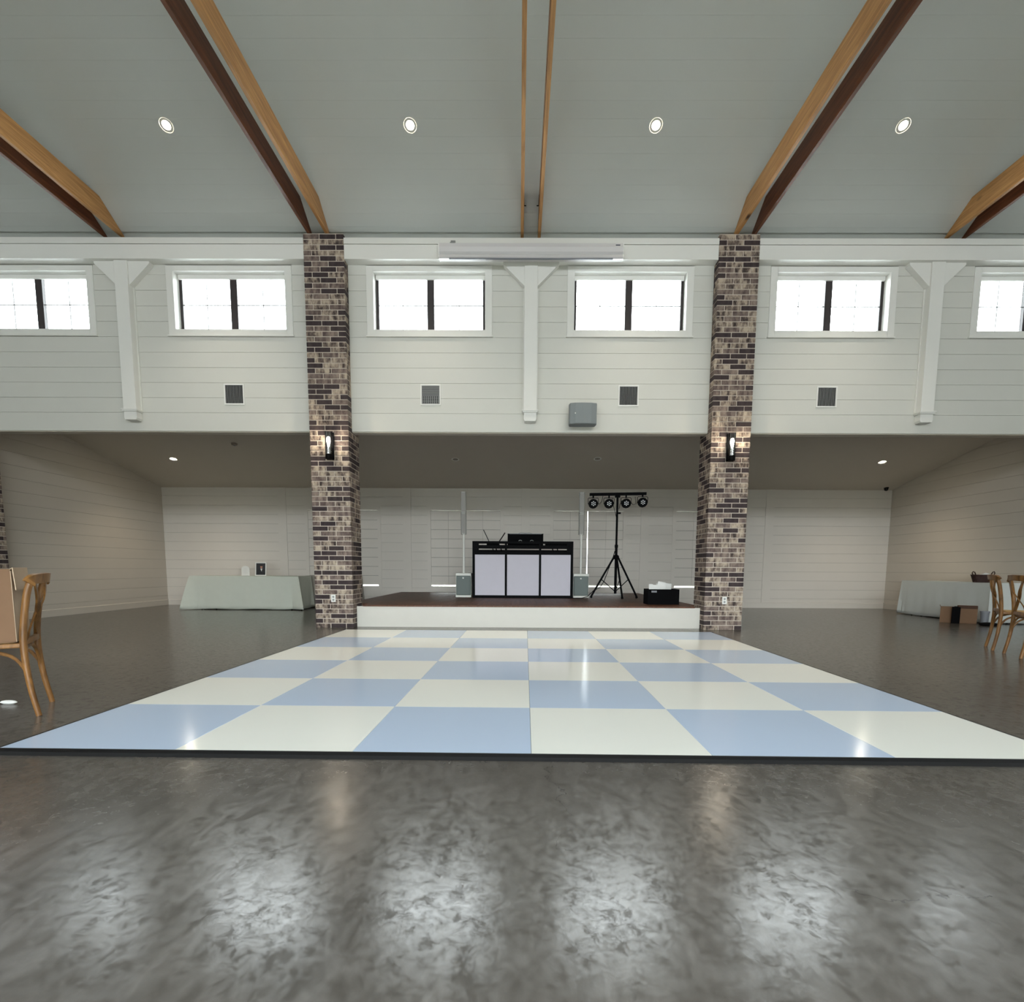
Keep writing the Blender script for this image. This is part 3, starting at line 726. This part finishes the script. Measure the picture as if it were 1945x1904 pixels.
MB().box(xs[0] + .04, xs[3] - .04, .06, .56, 1.405 - SZ, 1.43 - SZ).build('shelf', M['blackm'], t)
MB().box(xs[0] + .04, xs[3] - .04, .45, .48, 1.30 - SZ, 1.345 - SZ).build('rear_rail', M['blackm'], t)
for x in (-.62, -.55, -.45, .62, .72): MB().tube([(x, .3, 1.405 - SZ), (x + .02, .28, 1.33 - SZ), (x + .06, .3, 1.28 - SZ), (x + .12, .33, 1.27 - SZ)], .012, 6).build('hanging_cable', M['blackf'], t)

t = thing('equipment_case', 'black equipment case with two pale marks standing on the booth', 'case', (.065, BOY + .12, 1.43))
MB().box(-.365, .365, 0, .34, .0, .235).build('body', M['blackf'], t, bevel=.012)
for a in (-.365, .35): 
    for z in (0, .21): MB().box(a, a + .015, -.006, .02, z, z + .026).build('corner', M['blackm'], t)
MB().box(-.33, .33, -.004, .0, .225, .238).build('lid_edge', M['greyp'], t)
for cx in (-.105, .13):
    arc = [(cx + .03 * math.cos(a), -.006, .085 + .018 * math.sin(a)) for a in [pi * k / 8 for k in range(9)]]
    MB().tube(arc, .006, 6).build('handle', M['metal'], t)
MB().tube([(-.16, .1, .235), (-.1, .12, .262), (0, .14, .25), (.08, .16, .262), (.16, .18, .24)], .004, 6).build('cable', M['greyp'], t)

t = thing('laptop_stand', 'thin black folding stand with two raised arms on the booth', 'stand', (-.60, BOY + .2, 1.43))
MB().box(-.13, .13, -.05, .12, 0, .035).build('base', M['blackm'], t, bevel=.004)
MB().strap([(-.055, 0, .02), (-.195, 0, .31)], (0, 1, 0), .2, .010).build('arm', M['blackm'], t)
MB().strap([(.09, 0, .02), (.245, 0, .255)], (0, 1, 0), .2, .010).build('arm', M['blackm'], t)
t = thing('mixing_deck', 'flat black mixing deck on the booth beside the equipment case', 'mixer', (.72, BOY + .15, 1.43))
MB().box(-.24, .24, 0, .3, 0, .055).build('body', M['blackm'], t, bevel=.006)
for cx in (-.13, .13): MB().lathe([(.085, .055), (.085, .066), (0, .066)], 24, c=(cx, .15, 0)).build('platter', M['greyp'], t)

# ------------------------------------------------------------------ column speakers
def column_speaker(x0, x1, label):
    c = (x0 + x1) / 2; h = (x1 - x0) / 2
    t = thing('column_speaker', label, 'speaker', (c, 8.65, SZ), 0, 'white column speakers beside the booth')
    H = .50
    MB().box(-h, h, .02, .40, .02, H - .02).build('cabinet', M['spkwhite'], t, bevel=.012)
    MB().box(-h, h, -.006, .40, H - .055, H).build('top_cap', M['spkwhite'], t, bevel=.01)
    MB().box(-h, h, -.006, .40, 0, .045).build('bottom_cap', M['spkwhite'], t, bevel=.008)
    MB().box(-h + .012, h - .012, -.004, .03, .045, H - .055).build('grille', M['subgrey'], t, bevel=.02)
    MB().lathe([(.017, 0), (.015, .004), (0, .004)], 18, c=(-.005, -.004, H - .10), rot=Matrix.Rotation(pi / 2, 3, 'X')).build('badge', M['spkwhite'], t)
    MB().tube([(0, .1, H), (0, .1, 1.31)], .025, 14).build('pole', M['spkwhite'], t, smooth=True)
    for z0, z1 in ((1.30, 1.73), (1.735, 2.16)):
        a = MB().prism([(-.054, .16), (-.054, .08), (-.04, .055), (.04, .055), (.054, .08), (.054, .16)], 'z', z0, z1).build('array_column', plain('array_shell', (176, 176, 170), .5), t)
        MB().box(-.04, .04, .05, .056, z0 + .015, z1 - .015).build('grille', M['arr'], a)
    MB().tube([(.05, .3, H - .01), (.07, .3, H + .03), (.12, .3, H + .03), (.14, .3, H - .01)], .008, 6).build('carry_handle', M['spkwhite'], t)
column_speaker(-1.375, -1.05, 'white column speaker on a grey sub, on the booth side nearer the photo table')
column_speaker(1.06, 1.385, 'white column speaker on a grey sub, between booth and tripod light stand')

# ------------------------------------------------------------------ light stand
t = thing('light_stand', 'black tripod stand with crossbar of four stage lights beside the booth', 'light stand', (1.907, 8.5, SZ))
hz = 1.193 - SZ
feet = [(1.40 - 1.907, .01), (2.335 - 1.907, -.27), (.11, .28)]
feet = [(-.50, -.02), (.425, -.10), (.09, -.30)]
for fx, fy in feet:
    lg = MB().tube([(fx * .09, fy * .09, hz), (fx, fy, .03)], [.02, .02], 10).build('leg', M['blackm'], t, smooth=True)
    MB().tube([(fx * .96, fy * .96, .05), (fx * 1.0, fy * 1.0, .012)], [.022, .026], 10).build('rubber_foot', M['blackf'], lg)
    MB().strap([(fx * .56, fy * .56, .38), (0, 0, .14)], (0, 0, 1), .018, .006).build('brace', M['blackm'], t)
MB().tube([(0, 0, .10), (0, 0, 1.06)], .027, 12).build('lower_pole', M['blackm'], t, smooth=True)
MB().tube([(0, 0, 1.06), (0, 0, 2.07)], .021, 12).build('upper_pole', M['blackm'], t, smooth=True)
MB().lathe([(.045, hz - .04), (.06, hz - .02), (.06, hz + .025), (.035, hz + .05)], 14).build('hub', M['blackm'], t)
MB().lathe([(.034, 1.03), (.034, 1.09)], 12).build('collar', M['blackm'], t)
kb = MB().tube([(0.02, 0, 1.72), (.07, 0, 1.72)], .018, 10).build('knob', M['blackm'], t)
bz = 2.455 - SZ
bar = MB().prism([(-.56, bz - .042), (.575, bz - .019), (.575, bz + .036), (-.56, bz + .013)], 'y', -.025, .025).build('crossbar', M['blackm'], t)
MB().box(-.05, .05, -.035, .035, bz - .07, bz + .02).build('bar_clamp', M['blackm'], t)
lens_xy = [(0, 0)] + [(.036 * math.cos(pi / 6 + k * pi / 3), .036 * math.sin(pi / 6 + k * pi / 3)) for k in range(6)]
lensm = MB().lathe([(.0125, 0), (.009, .006), (0, .008)], 12, rot=Matrix.Rotation(pi / 2, 3, 'X')).mesh('lens', M['lens'], True)
for k, cx in enumerate((1.418 - 1.907, 1.733 - 1.907, 2.075 - 1.907, 2.405 - 1.907)):
    cz = (2.255, 2.258, 2.265, 2.285)[k] - SZ
    R = Matrix.Rotation(pi / 2, 3, 'X')
    oc = [(.088, -.05), (.095, -.045), (.095, .02), (.075, .10), (.06, .115), (0, .115)]
    pc = MB().lathe([(r, h) for r, h in oc], 12, rot=Matrix.Rotation(-pi / 2, 3, 'X') ).build('par_light', M['blackm'], t)
    pc.location = (cx, -.02, cz)
    for lx, lz in lens_xy: inst('lens', lensm, pc, (lx, -.052, lz))
    MB().tube([(-.1, 0, -.01), (-.104, 0, .10), (-.09, 0, .115), (.09, 0, .115), (.104, 0, .10), (.1, 0, -.01)], .006, 6).build('yoke', M['blackm'], pc)
    MB().tube([(0, 0, .11), (0, 0, bz - cz - .01)], .016, 8).build('clamp', M['blackm'], pc)
for pts in ([(-.40, .03, 1.93), (-.36, .03, 1.90), (-.31, .03, 1.95), (-.29, .03, 2.06)], [(.27, .03, 1.95), (.32, .03, 1.89), (.38, .03, 1.91), (.36, .03, 2.05)], [(-.1, .03, 2.02), (-.07, .03, 1.85), (-.03, .03, 1.72), (0, .03, 1.6)], [(.1, .03, 1.98), (.06, .03, 1.9), (.04, .03, 1.8)]):
    MB().tube(pts, .005, 6).build('lead', M['blackf'], t)
cab = MB().tube([(1.87, 8.44, 1.32), (1.83, 8.40, 1.20), (1.75, 8.44, .95), (1.66, 8.44, .70), (1.58, 8.44, .58), (1.45, 8.40, .52), (1.32, 8.36, .40), (1.2, 8.34, .366), (1.08, 8.36, .364), (1.0, 8.44, .364)], .007, 8).build('power_cable', M['blackf'], smooth=True)
tag(cab, 'thin black cable hanging from the light stand down to the booth foot', 'cable')

# ------------------------------------------------------------------ crate with papers
t = thing('black_crate', 'black open crate full of white papers at the stage front edge', 'crate', (2.40, 6.62, SZ))
cw, cd, chh = .265, .34, .262
MB().box(-cw, cw, 0, .012, 0, chh).build('front_side', M['blackf'], t)
MB().box(-cw, cw, cd - .012, cd, 0, chh).build('back_side', M['blackf'], t)
for s in (-1, 1): MB().box(min(s * cw, s * (cw - .012)), max(s * cw, s * (cw - .012)), .012, cd - .012, 0, chh).build('end_side', M['blackf'], t)
MB().box(-cw + .01, cw - .01, .01, cd - .01, 0, .012).build('bottom', M['blackf'], t)
MB().box(-.21, -.12, -.004, 0, chh - .055, chh - .025).build('handle_slot', M['greyp'], t, label='pale grip slot')
for k in range(12):
    x = 2.29 + .021 * k; hgt = random.uniform(.285, .345) + (.035 if 1 < k < 4 else 0); y = 6.62 + .055 + .022 * k
    wv = random.uniform(.11, .15)
    ob = MB().box(-wv / 2, wv / 2, -.0015, .0015, 0, hgt).build('paper_sheet', M['paper'])
    ob.location = (x, y, SZ + .022); ob.rotation_euler = (random.uniform(-.015, .015), random.uniform(-.04, .16), random.uniform(-.05, .05))
    tag(ob, 'white paper sheet standing upright in the black crate', 'paper', 'paper sheets in the black crate')
ob = MB().box(-.035, .035, -.0015, .0015, 0, .325).build('paper_sheet', M['paper']); ob.location = (2.20, 6.66, SZ + .022); ob.rotation_euler = (0, -.04, 0)
tag(ob, 'small white card standing apart from the other papers in the black crate', 'paper')

# ------------------------------------------------------------------ tables and cloths
def cloth(name, x0, x1, y0, y1, zt, m, label, flare=.03, corner=.13, seed=1, zb=.012):
    rnd = random.Random(seed); pts = []
    r = .015; n = 26
    def edge(a, b, cnt):
        for k in range(cnt):
            q = k / cnt; yield (a[0] + (b[0] - a[0]) * q, a[1] + (b[1] - a[1]) * q)
    C4 = [(x0, y0), (x1, y0), (x1, y1), (x0, y1)]
    for i in range(4):
        A, B = C4[i], C4[(i + 1) % 4]; L = math.dist(A, B); cnt = max(14, int(L / .05))
        for p in edge(A, B, cnt): pts.append(p)
    N = len(pts); cx, cy = (x0 + x1) / 2, (y0 + y1) / 2
    ph = [rnd.uniform(0, 6.28) for _ in range(4)]
    K = 9; vs = []; fs = []
    for k in range(K + 1):
        q = k / K
        for i, (px, py) in enumerate(pts):
            dxs = min(px - x0, x1 - px); dys = min(py - y0, y1 - py)
            onx = dxs < 1e-6; ony = dys < 1e-6
            nx = (-1 if px - x0 < 1e-6 else 1) if onx else 0; ny = (-1 if py - y0 < 1e-6 else 1) if ony else 0
            dcor = dys if onx and not ony else dxs if ony and not onx else 0
            cb = math.exp(-(dcor / .06) ** 2)
            s = i / N * 6.28
            fold = .010 * math.sin(s * 9 + ph[0]) + .006 * math.sin(s * 23 + ph[1])
            fold += .035 * math.cos(dcor / .05 * pi) * math.exp(-dcor / .11)
            off = q ** .9 * (flare + corner * cb * (1 if py < cy else .15)) + q * fold
            ln = math.hypot(nx, ny) or 1
            # near corners swing the normal towards the diagonal
            ddx = (-1 if px < cx else 1) * cb; ddy = (-1 if py < cy else 1) * cb
            vx, vy = nx + .6 * ddx, ny + .6 * ddy; ln = math.hypot(vx, vy) or 1
            z = zt - (zt - zb - .012 * math.sin(s * 5 + ph[2]) * 0) * q
            vs.append((px + vx / ln * off, py + vy / ln * off, z + (.006 * (1 + math.sin(s * 7 + ph[3])) if k == K else 0)))
    for k in range(K):
        for i in range(N): fs.append((k * N + i, k * N + (i + 1) % N, (k + 1) * N + (i + 1) % N, (k + 1) * N + i))
    fs.append(tuple(range(N - 1, -1, -1)))
    o = MB().add(vs, fs).build(name, m, smooth=True)
    s_ = o.modifiers.new('thickness', 'SOLIDIFY'); s_.thickness = .002; s_.offset = 1
    return tag(o, label, 'tablecloth')
def table(x0, x1, y0, y1, zt, label):
    t = thing('banquet_table', label, 'table', ((x0 + x1) / 2, (y0 + y1) / 2, 0), 0, 'folding tables under floor length cloths')
    hx, hy = (x1 - x0) / 2, (y1 - y0) / 2
    MB().box(-hx, hx, -hy, hy, zt - .035, zt).build('tabletop', M['greyp'], t)
    for sx in (-1, 1):
        for sy in (-1, 1): MB().tube([(sx * (hx - .25), sy * (hy - .12), zt - .035), (sx * (hx - .2), sy * (hy - .08), 0)], .014, 8).build('leg', M['blackm'], t)
table(-7.45, -5.01, 9.56, 10.30, .752, 'folding table hidden under the ivory cloth with the photo frame')
cloth('tablecloth', -7.455, -5.005, 9.555, 10.305, .757, M['cloth'], 'ivory floor length cloth on the table with the photo frame', .02, .17, 3)
table(-5.2, -4.0, 10.45, 11.03, .752, 'folding table hidden under the grey cloth behind the first pillar')
cloth('tablecloth', -5.205, -3.995, 10.445, 11.035, .757, M['clothg'], 'grey cloth on the table mostly hidden behind the first brick pillar', .01, .03, 5)
table(8.42, 9.04, 7.2, 9.48, .735, 'folding table hidden under the pale cloth along the side wall')
cloth('tablecloth', 8.415, 9.045, 7.195, 9.485, .74, M['clothb'], 'pale cloth on the long side table along the alcove side wall', .02, .05, 8)

t = thing('photo_frame', 'white framed portrait print of a person in a dark suit on the ivory cloth', 'picture frame', (-6.03, 9.95, .759))
fr = Matrix.Rotation(-.12, 4, 'X')
def leanbox(mb): 
    mb.v = [tuple(fr @ Vector(v)) for v in mb.v]; return mb
leanbox(MB().box(-.128, -.108, -.01, .008, 0, .31).box(.108, .128, -.01, .008, 0, .31).box(-.108, .108, -.01, .008, 0, .02).box(-.108, .108, -.01, .008, .29, .31)).build('frame', M['plastic'], t)
pr_ = leanbox(MB().box(-.108, .108, -.002, .004, .02, .29)).build('print', M['photo'], t)
def disc(cx, cz, rx, rz, y, n=18): return MB().prism([(cx + rx * math.cos(2 * pi * k / n), cz + rz * math.sin(2 * pi * k / n)) for k in range(n)], 'y', y, y + .0006)
leanbox(disc(.012, .205, .026, .034, -.0032)).build('printed_face', M['skin'], pr_)
leanbox(MB().prism([(-.012, .165), (.036, .165), (.016, .10)], 'y', -.0031, -.0024)).build('printed_shirt', M['paper'], pr_)
leanbox(disc(.012, .236, .026, .016, -.0035)).build('printed_hair', plain('print_hair', (20, 16, 16), .5), pr_)
leanbox(MB().prism([(-.10, .022), (.106, .022), (.10, .12), (.05, .165), (.016, .10), (-.02, .165), (-.08, .13)], 'y', -.0027, -.0022)).build('printed_suit', plain('print_suit', (16, 16, 22), .5), pr_)
MB().box(-.02, .02, .07, .075, 0, .2).build('easel_leg', M['plastic'], t)
t = thing('table_card', 'small white arched card standing on the ivory cloth beside the photo frame', 'card', (-6.37, 9.93, .759))
arch = [(-.092, 0), (.092, 0), (.092, .16)] + [(.092 * math.cos(a), .16 + .065 * math.sin(a)) for a in [pi * k / 10 for k in range(1, 10)]] + [(-.092, .16)]
MB().prism(arch, 'y', 0, .006).build('card', M['paper'], t)
MB().box(-.06, .06, -.02, .03, 0, .008).build('base', plain('clear_base', (215, 215, 210), .2), t)
for k in range(4): MB().box(-.05 + .01 * (k % 2), .05 - .01 * (k % 2), -.001, 0, .06 + .035 * k, .064 + .035 * k).build('printed_line', plain('faint_print', (190, 188, 184), .7), t)

# basket on side table
t = thing('wicker_basket', 'dark oval wicker basket with loop handles on the side table', 'basket', (8.62, 7.62, .743), .18)
rings = []
prof = [(.75, 0), (.80, .03), (.87, .08), (.95, .13), (1.0, .145), (.96, .145), (.9, .12), (.72, .012)]
vs = []; fs = []; n = 32
for r, h in prof:
    for k in range(n): vs.append((.235 * r * math.cos(2 * pi * k / n), .16 * r * math.sin(2 * pi * k / n), h))
for i in range(len(prof) - 1):
    for k in range(n): fs.append((i * n + k, i * n + (k + 1) % n, i * n + n + (k + 1) % n, i * n + n + k))
fs.append(tuple(range(n - 1, -1, -1))); fs.append(tuple((len(prof) - 1) * n + k for k in range(n)))
MB().add(vs, fs).build('body', M['basket'], t, smooth=True)
for s in (-1, 1):
    MB().tube([(s * .225, -.05, .14), (s * .25, -.045, .185), (s * .255, 0, .205), (s * .25, .045, .185), (s * .225, .05, .14)] if False else [(s * .17, 0, .14), (s * .20, 0, .19), (s * .235, 0, .20), (s * .255, 0, .175), (s * .235, 0, .13)], .009, 8).build('handle', M['basket'], t, smooth=True)
ob = MB().add([(-.12, -.06, 0), (.1, -.08, .02), (.14, .05, .01), (-.08, .08, .03), (0, 0, .075), (-.06, -.02, .05), (.07, .02, .06)], [(0, 1, 4), (1, 6, 4), (1, 2, 6), (2, 3, 4), (2, 4, 6), (3, 0, 5), (3, 5, 4), (0, 4, 5), (0, 3, 2, 1)]).build('tissue_paper', M['paper'])
ob.location = (8.66, 7.62, .85); tag(ob, 'crumpled white tissue paper inside the dark wicker basket', 'paper')

# cardboard boxes by the side table
def open_box(x, y, w, d, h, rz, label, mat, flaps=True, z=0, t_=.006, name='cardboard_box'):
    t = thing(name, label, 'box', (x, y, z), rz)
    mb = MB(); mb.box(-w / 2, w / 2, -d / 2, -d / 2 + t_, 0, h); mb.box(-w / 2, w / 2, d / 2 - t_, d / 2, 0, h); mb.box(-w / 2, -w / 2 + t_, -d / 2 + t_, d / 2 - t_, 0, h); mb.box(w / 2 - t_, w / 2, -d / 2 + t_, d / 2 - t_, 0, h); mb.box(-w / 2, w / 2, -d / 2, d / 2, 0, t_)
    mb.build('body', mat, t)
    return t, w, d, h
bx, w_, d_, h_ = open_box(7.94, 7.53, .21, .24, .29, -.655, 'small brown cardboard box against the side table cloth, before the lidded one', M['card'])
MB().strap([(-w_ / 2, 0, h_), (-w_ / 2 - .012, 0, h_ + .03)], (0, 1, 0), d_, .004).build('flap', M['card'], bx)
bx, w_, d_, h_ = open_box(8.151, 7.341, .29, .20, .27, -.66, 'wide cardboard box with dark open top beside the side table', M['card'])
MB().strap([(0, -d_ / 2, h_), (0, -d_ / 2 + .03, h_ + .055)], (1, 0, 0), w_, .004).build('flap', plain('dark_flap', (70, 48, 36), .9), bx)
MB().strap([(0, d_ / 2, h_), (0, d_ / 2 + .02, h_ + .05)], (1, 0, 0), w_, .004).build('flap', M['card'], bx)
t = thing('black_folder', 'narrow black case standing between the two cardboard boxes', 'case', (7.930, 7.315, 0), -.66)
MB().box(-.062, .062, -.025, .025, 0, .30).build('body', M['blackf'], t, bevel=.006); MB().box(-.03, .03, -.008, .008, .30, .312).build('grip', M['blackm'], t)
t = thing('grey_bin', 'small grey plastic tub beside the wide cardboard box', 'tub', (8.275, 7.10, 0))
MB().lathe([(.055, 0), (.066, .225), (.07, .225), (.07, .24), (.064, .24), (.053, .01), (0, .01)], 20).build('body', M['greyp'], t, smooth=True)
MB().lathe([(.073, .215), (.073, .225)], 20).build('rim', M['greyp'], t)
t = thing('black_bag', 'flat black pouch lying on the floor before the grey tub', 'bag', (8.19, 6.90, 0), .1)
MB().lathe([(0, 0), (.12, 0), (.14, .02), (.12, .045), (.05, .055), (0, .055)], 18).build('body', M['blackf'], t, smooth=True)
MB().tube([(.1, 0, .03), (.17, -.03, .02), (.21, -.02, .012)], .008, 6).build('strap', M['blackf'], t)

# ------------------------------------------------------------------ cross-back chairs
def bez(pts, n=10):
    """Catmull-Rom through pts"""
    P = [Vector(p) for p in pts]; P = [P[0] * 2 - P[1]] + P + [P[-1] * 2 - P[-2]]; out = []
    for i in range(1, len(P) - 2):
        for k in range(n):
            t_ = k / n; a, b, c, d = P[i - 1:i + 3]
            out.append(.5 * ((2 * b) + (c - a) * t_ + (2 * a - 5 * b + 4 * c - d) * t_ ** 2 + (3 * b - a - 3 * c + d) * t_ ** 3))
    out.append(P[-2]); return out
def make_chair(label):
    """faces -y (seat front at -y); back at +y; feet of the rear legs splay back"""
    t = thing('cross_back_chair', label, 'chair', (0, 0, 0), 0, 'honey wood cross back chairs')
    m = M['chair']; hw = .20
    # rear leg, seat and upper stile in one bent rod
    for s in (-1, 1):
        path = bez([(s * .215, .30, 0), (s * .207, .268, .2), (s * .198, .252, .42), (s * .198, .262, .60), (s * .206, .29, .78), (s * .203, .312, .86)], 5)
        MB().tube(path, [.0165 + .004 * min(1, p.z / .45) for p in path], 10).build('rear_leg', m, t, smooth=True)
        MB().tube(bez([(s * .20, -.22, 0), (s * .185, -.19, .24), (s * .18, -.175, .455)], 4), [.0155] * 4 + [.018] * 5, 10).build('front_leg', m, t, smooth=True)
    top = bez([(-.222, .306, .85), (-.205, .322, .874), (-.10, .35, .882), (0, .36, .884), (.10, .35, .882), (.205, .322, .874), (.222, .306, .85)], 5)
    MB().strap(top, (0, .15, 1), .062, .028).build('top_rail', m, t, smooth=True, bevel=.006)
    for s in (-1, 1):
        p = bez([(s * .165, .327, .868), (s * .10, .322, .75), (0, .296 + s * .006, .655), (-s * .09, .272, .56), (-s * .165, .26, .475)], 5)
        MB().strap(p, (1, 0, .5 * s), .034, .011).build('cross_slat', m, t, smooth=True)
    MB().strap(bez([(-.195, .255, .478), (0, .272, .485), (.195, .255, .478)], 6), (0, 0, 1), .035, .02).build('lower_rail', m, t, smooth=True)
    seat = [(-.18, .245), (-.205, .02), (-.21, -.12), (-.185, -.19), (-.1, -.215), (0, -.22), (.1, -.215), (.185, -.19), (.21, -.12), (.205, .02), (.18, .245)]
    so = MB().prism(seat, 'z', .44, .472).build('seat', m, t, bevel=.008)
    MB().prism([(x * .82, y * .82) for x, y in seat], 'z', .470, .477).build('rattan_panel', plain('rattan', (186, 150, 96), .7, noise=.25, nscale=120, bump=.5), so)
    # bentwood arches below the seat
    for s in (-1, 1):
        MB().tube(bez([(s * .202, .262, .25), (s * .17, .25, .37), (s * .09, .243, .43), (0, .24, .437)], 5), .011, 8).build('arch_brace', m, t, smooth=True)
        MB().tube(bez([(s * .187, -.19, .25), (s * .16, -.18, .37), (s * .09, -.178, .43), (0, -.177, .437)], 5), .011, 8).build('arch_brace', m, t, smooth=True)
        MB().tube(bez([(s * .203, .268, .27), (s * .197, .19, .39), (s * .195, .03, .432), (s * .19, -.1, .39), (s * .186, -.18, .27)], 5), .011, 8).build('arch_brace', m, t, smooth=True)
    return t
def aim(ch, r1, r2, facing):
    """put the chair's two rear feet on r1 and r2, facing the given way"""
    c = (Vector(r1) + Vector(r2)) / 2; f = Vector(facing).normalized()
    ch.rotation_euler = (0, 0, math.atan2(f.y, f.x) + pi / 2)
    ch.location = (c.x + f.x * .30, c.y + f.y * .30, 0)
c0 = make_chair('honey wood cross back chair carrying a large cardboard box on its seat')
aim(c0, (-3.15, .727), (-3.38, 1.098), (-.85, -.527))
c1 = copy_tree(c0); c1['label'] = 'honey wood cross back chair by the basket, nearer the alcove, its whole back showing'
aim(c1, (5.67, 3.89), (5.898, 4.255), (.848, -.53))
c2 = copy_tree(c0); c2['label'] = 'honey wood cross back chair cut off by the photo edge, standing nearer the camera'
aim(c2, (5.45, 3.27), (5.62, 3.68), (.923, -.383))

bx, w_, d_, h_ = open_box(-3.488, .774, .38, .36, .46, math.atan2(-.527, -.85) + pi / 2, 'large cardboard box with pale folded flaps on the chair seat', M['card'], z=.478)
MB().strap([(0, d_ / 2, h_), (0, d_ / 2 + .012, h_ + .010), (0, d_ / 2 + .02, h_ - .13)], (1, 0, 0), w_, .005).build('flap', M['cardl'], bx, label='pale outer flap')
MB().box(-w_ / 2 + .004, w_ / 2, d_ / 2 + .0005, d_ / 2 + .003, .004, h_ - .01).build('side_panel', M['cardl'], bx, label='pale side')
MB().strap([(w_ / 2 - .002, 0, h_), (w_ / 2 - .10, 0, h_ - .09)], (0, 1, 0), d_ - .03, .005).build('flap', M['card'], bx)
MB().strap([(0, -d_ / 2, h_), (0, -d_ / 2 - .05, h_ + .03)], (1, 0, 0), w_, .005).build('flap', M['cardl'], bx, label='pale outer flap')
ob = MB().lathe([(0, .0), (.018, .002), (.028, .012), (.022, .022), (.012, .026), (0, .027)], 14).build('paper_scrap', M['paper'], smooth=True)
ob.location = (-3.62, 1.02, 0); ob.scale = (2.2, .8, 1); tag(ob, 'small white scrap on the floor behind the chair with the box', 'litter')
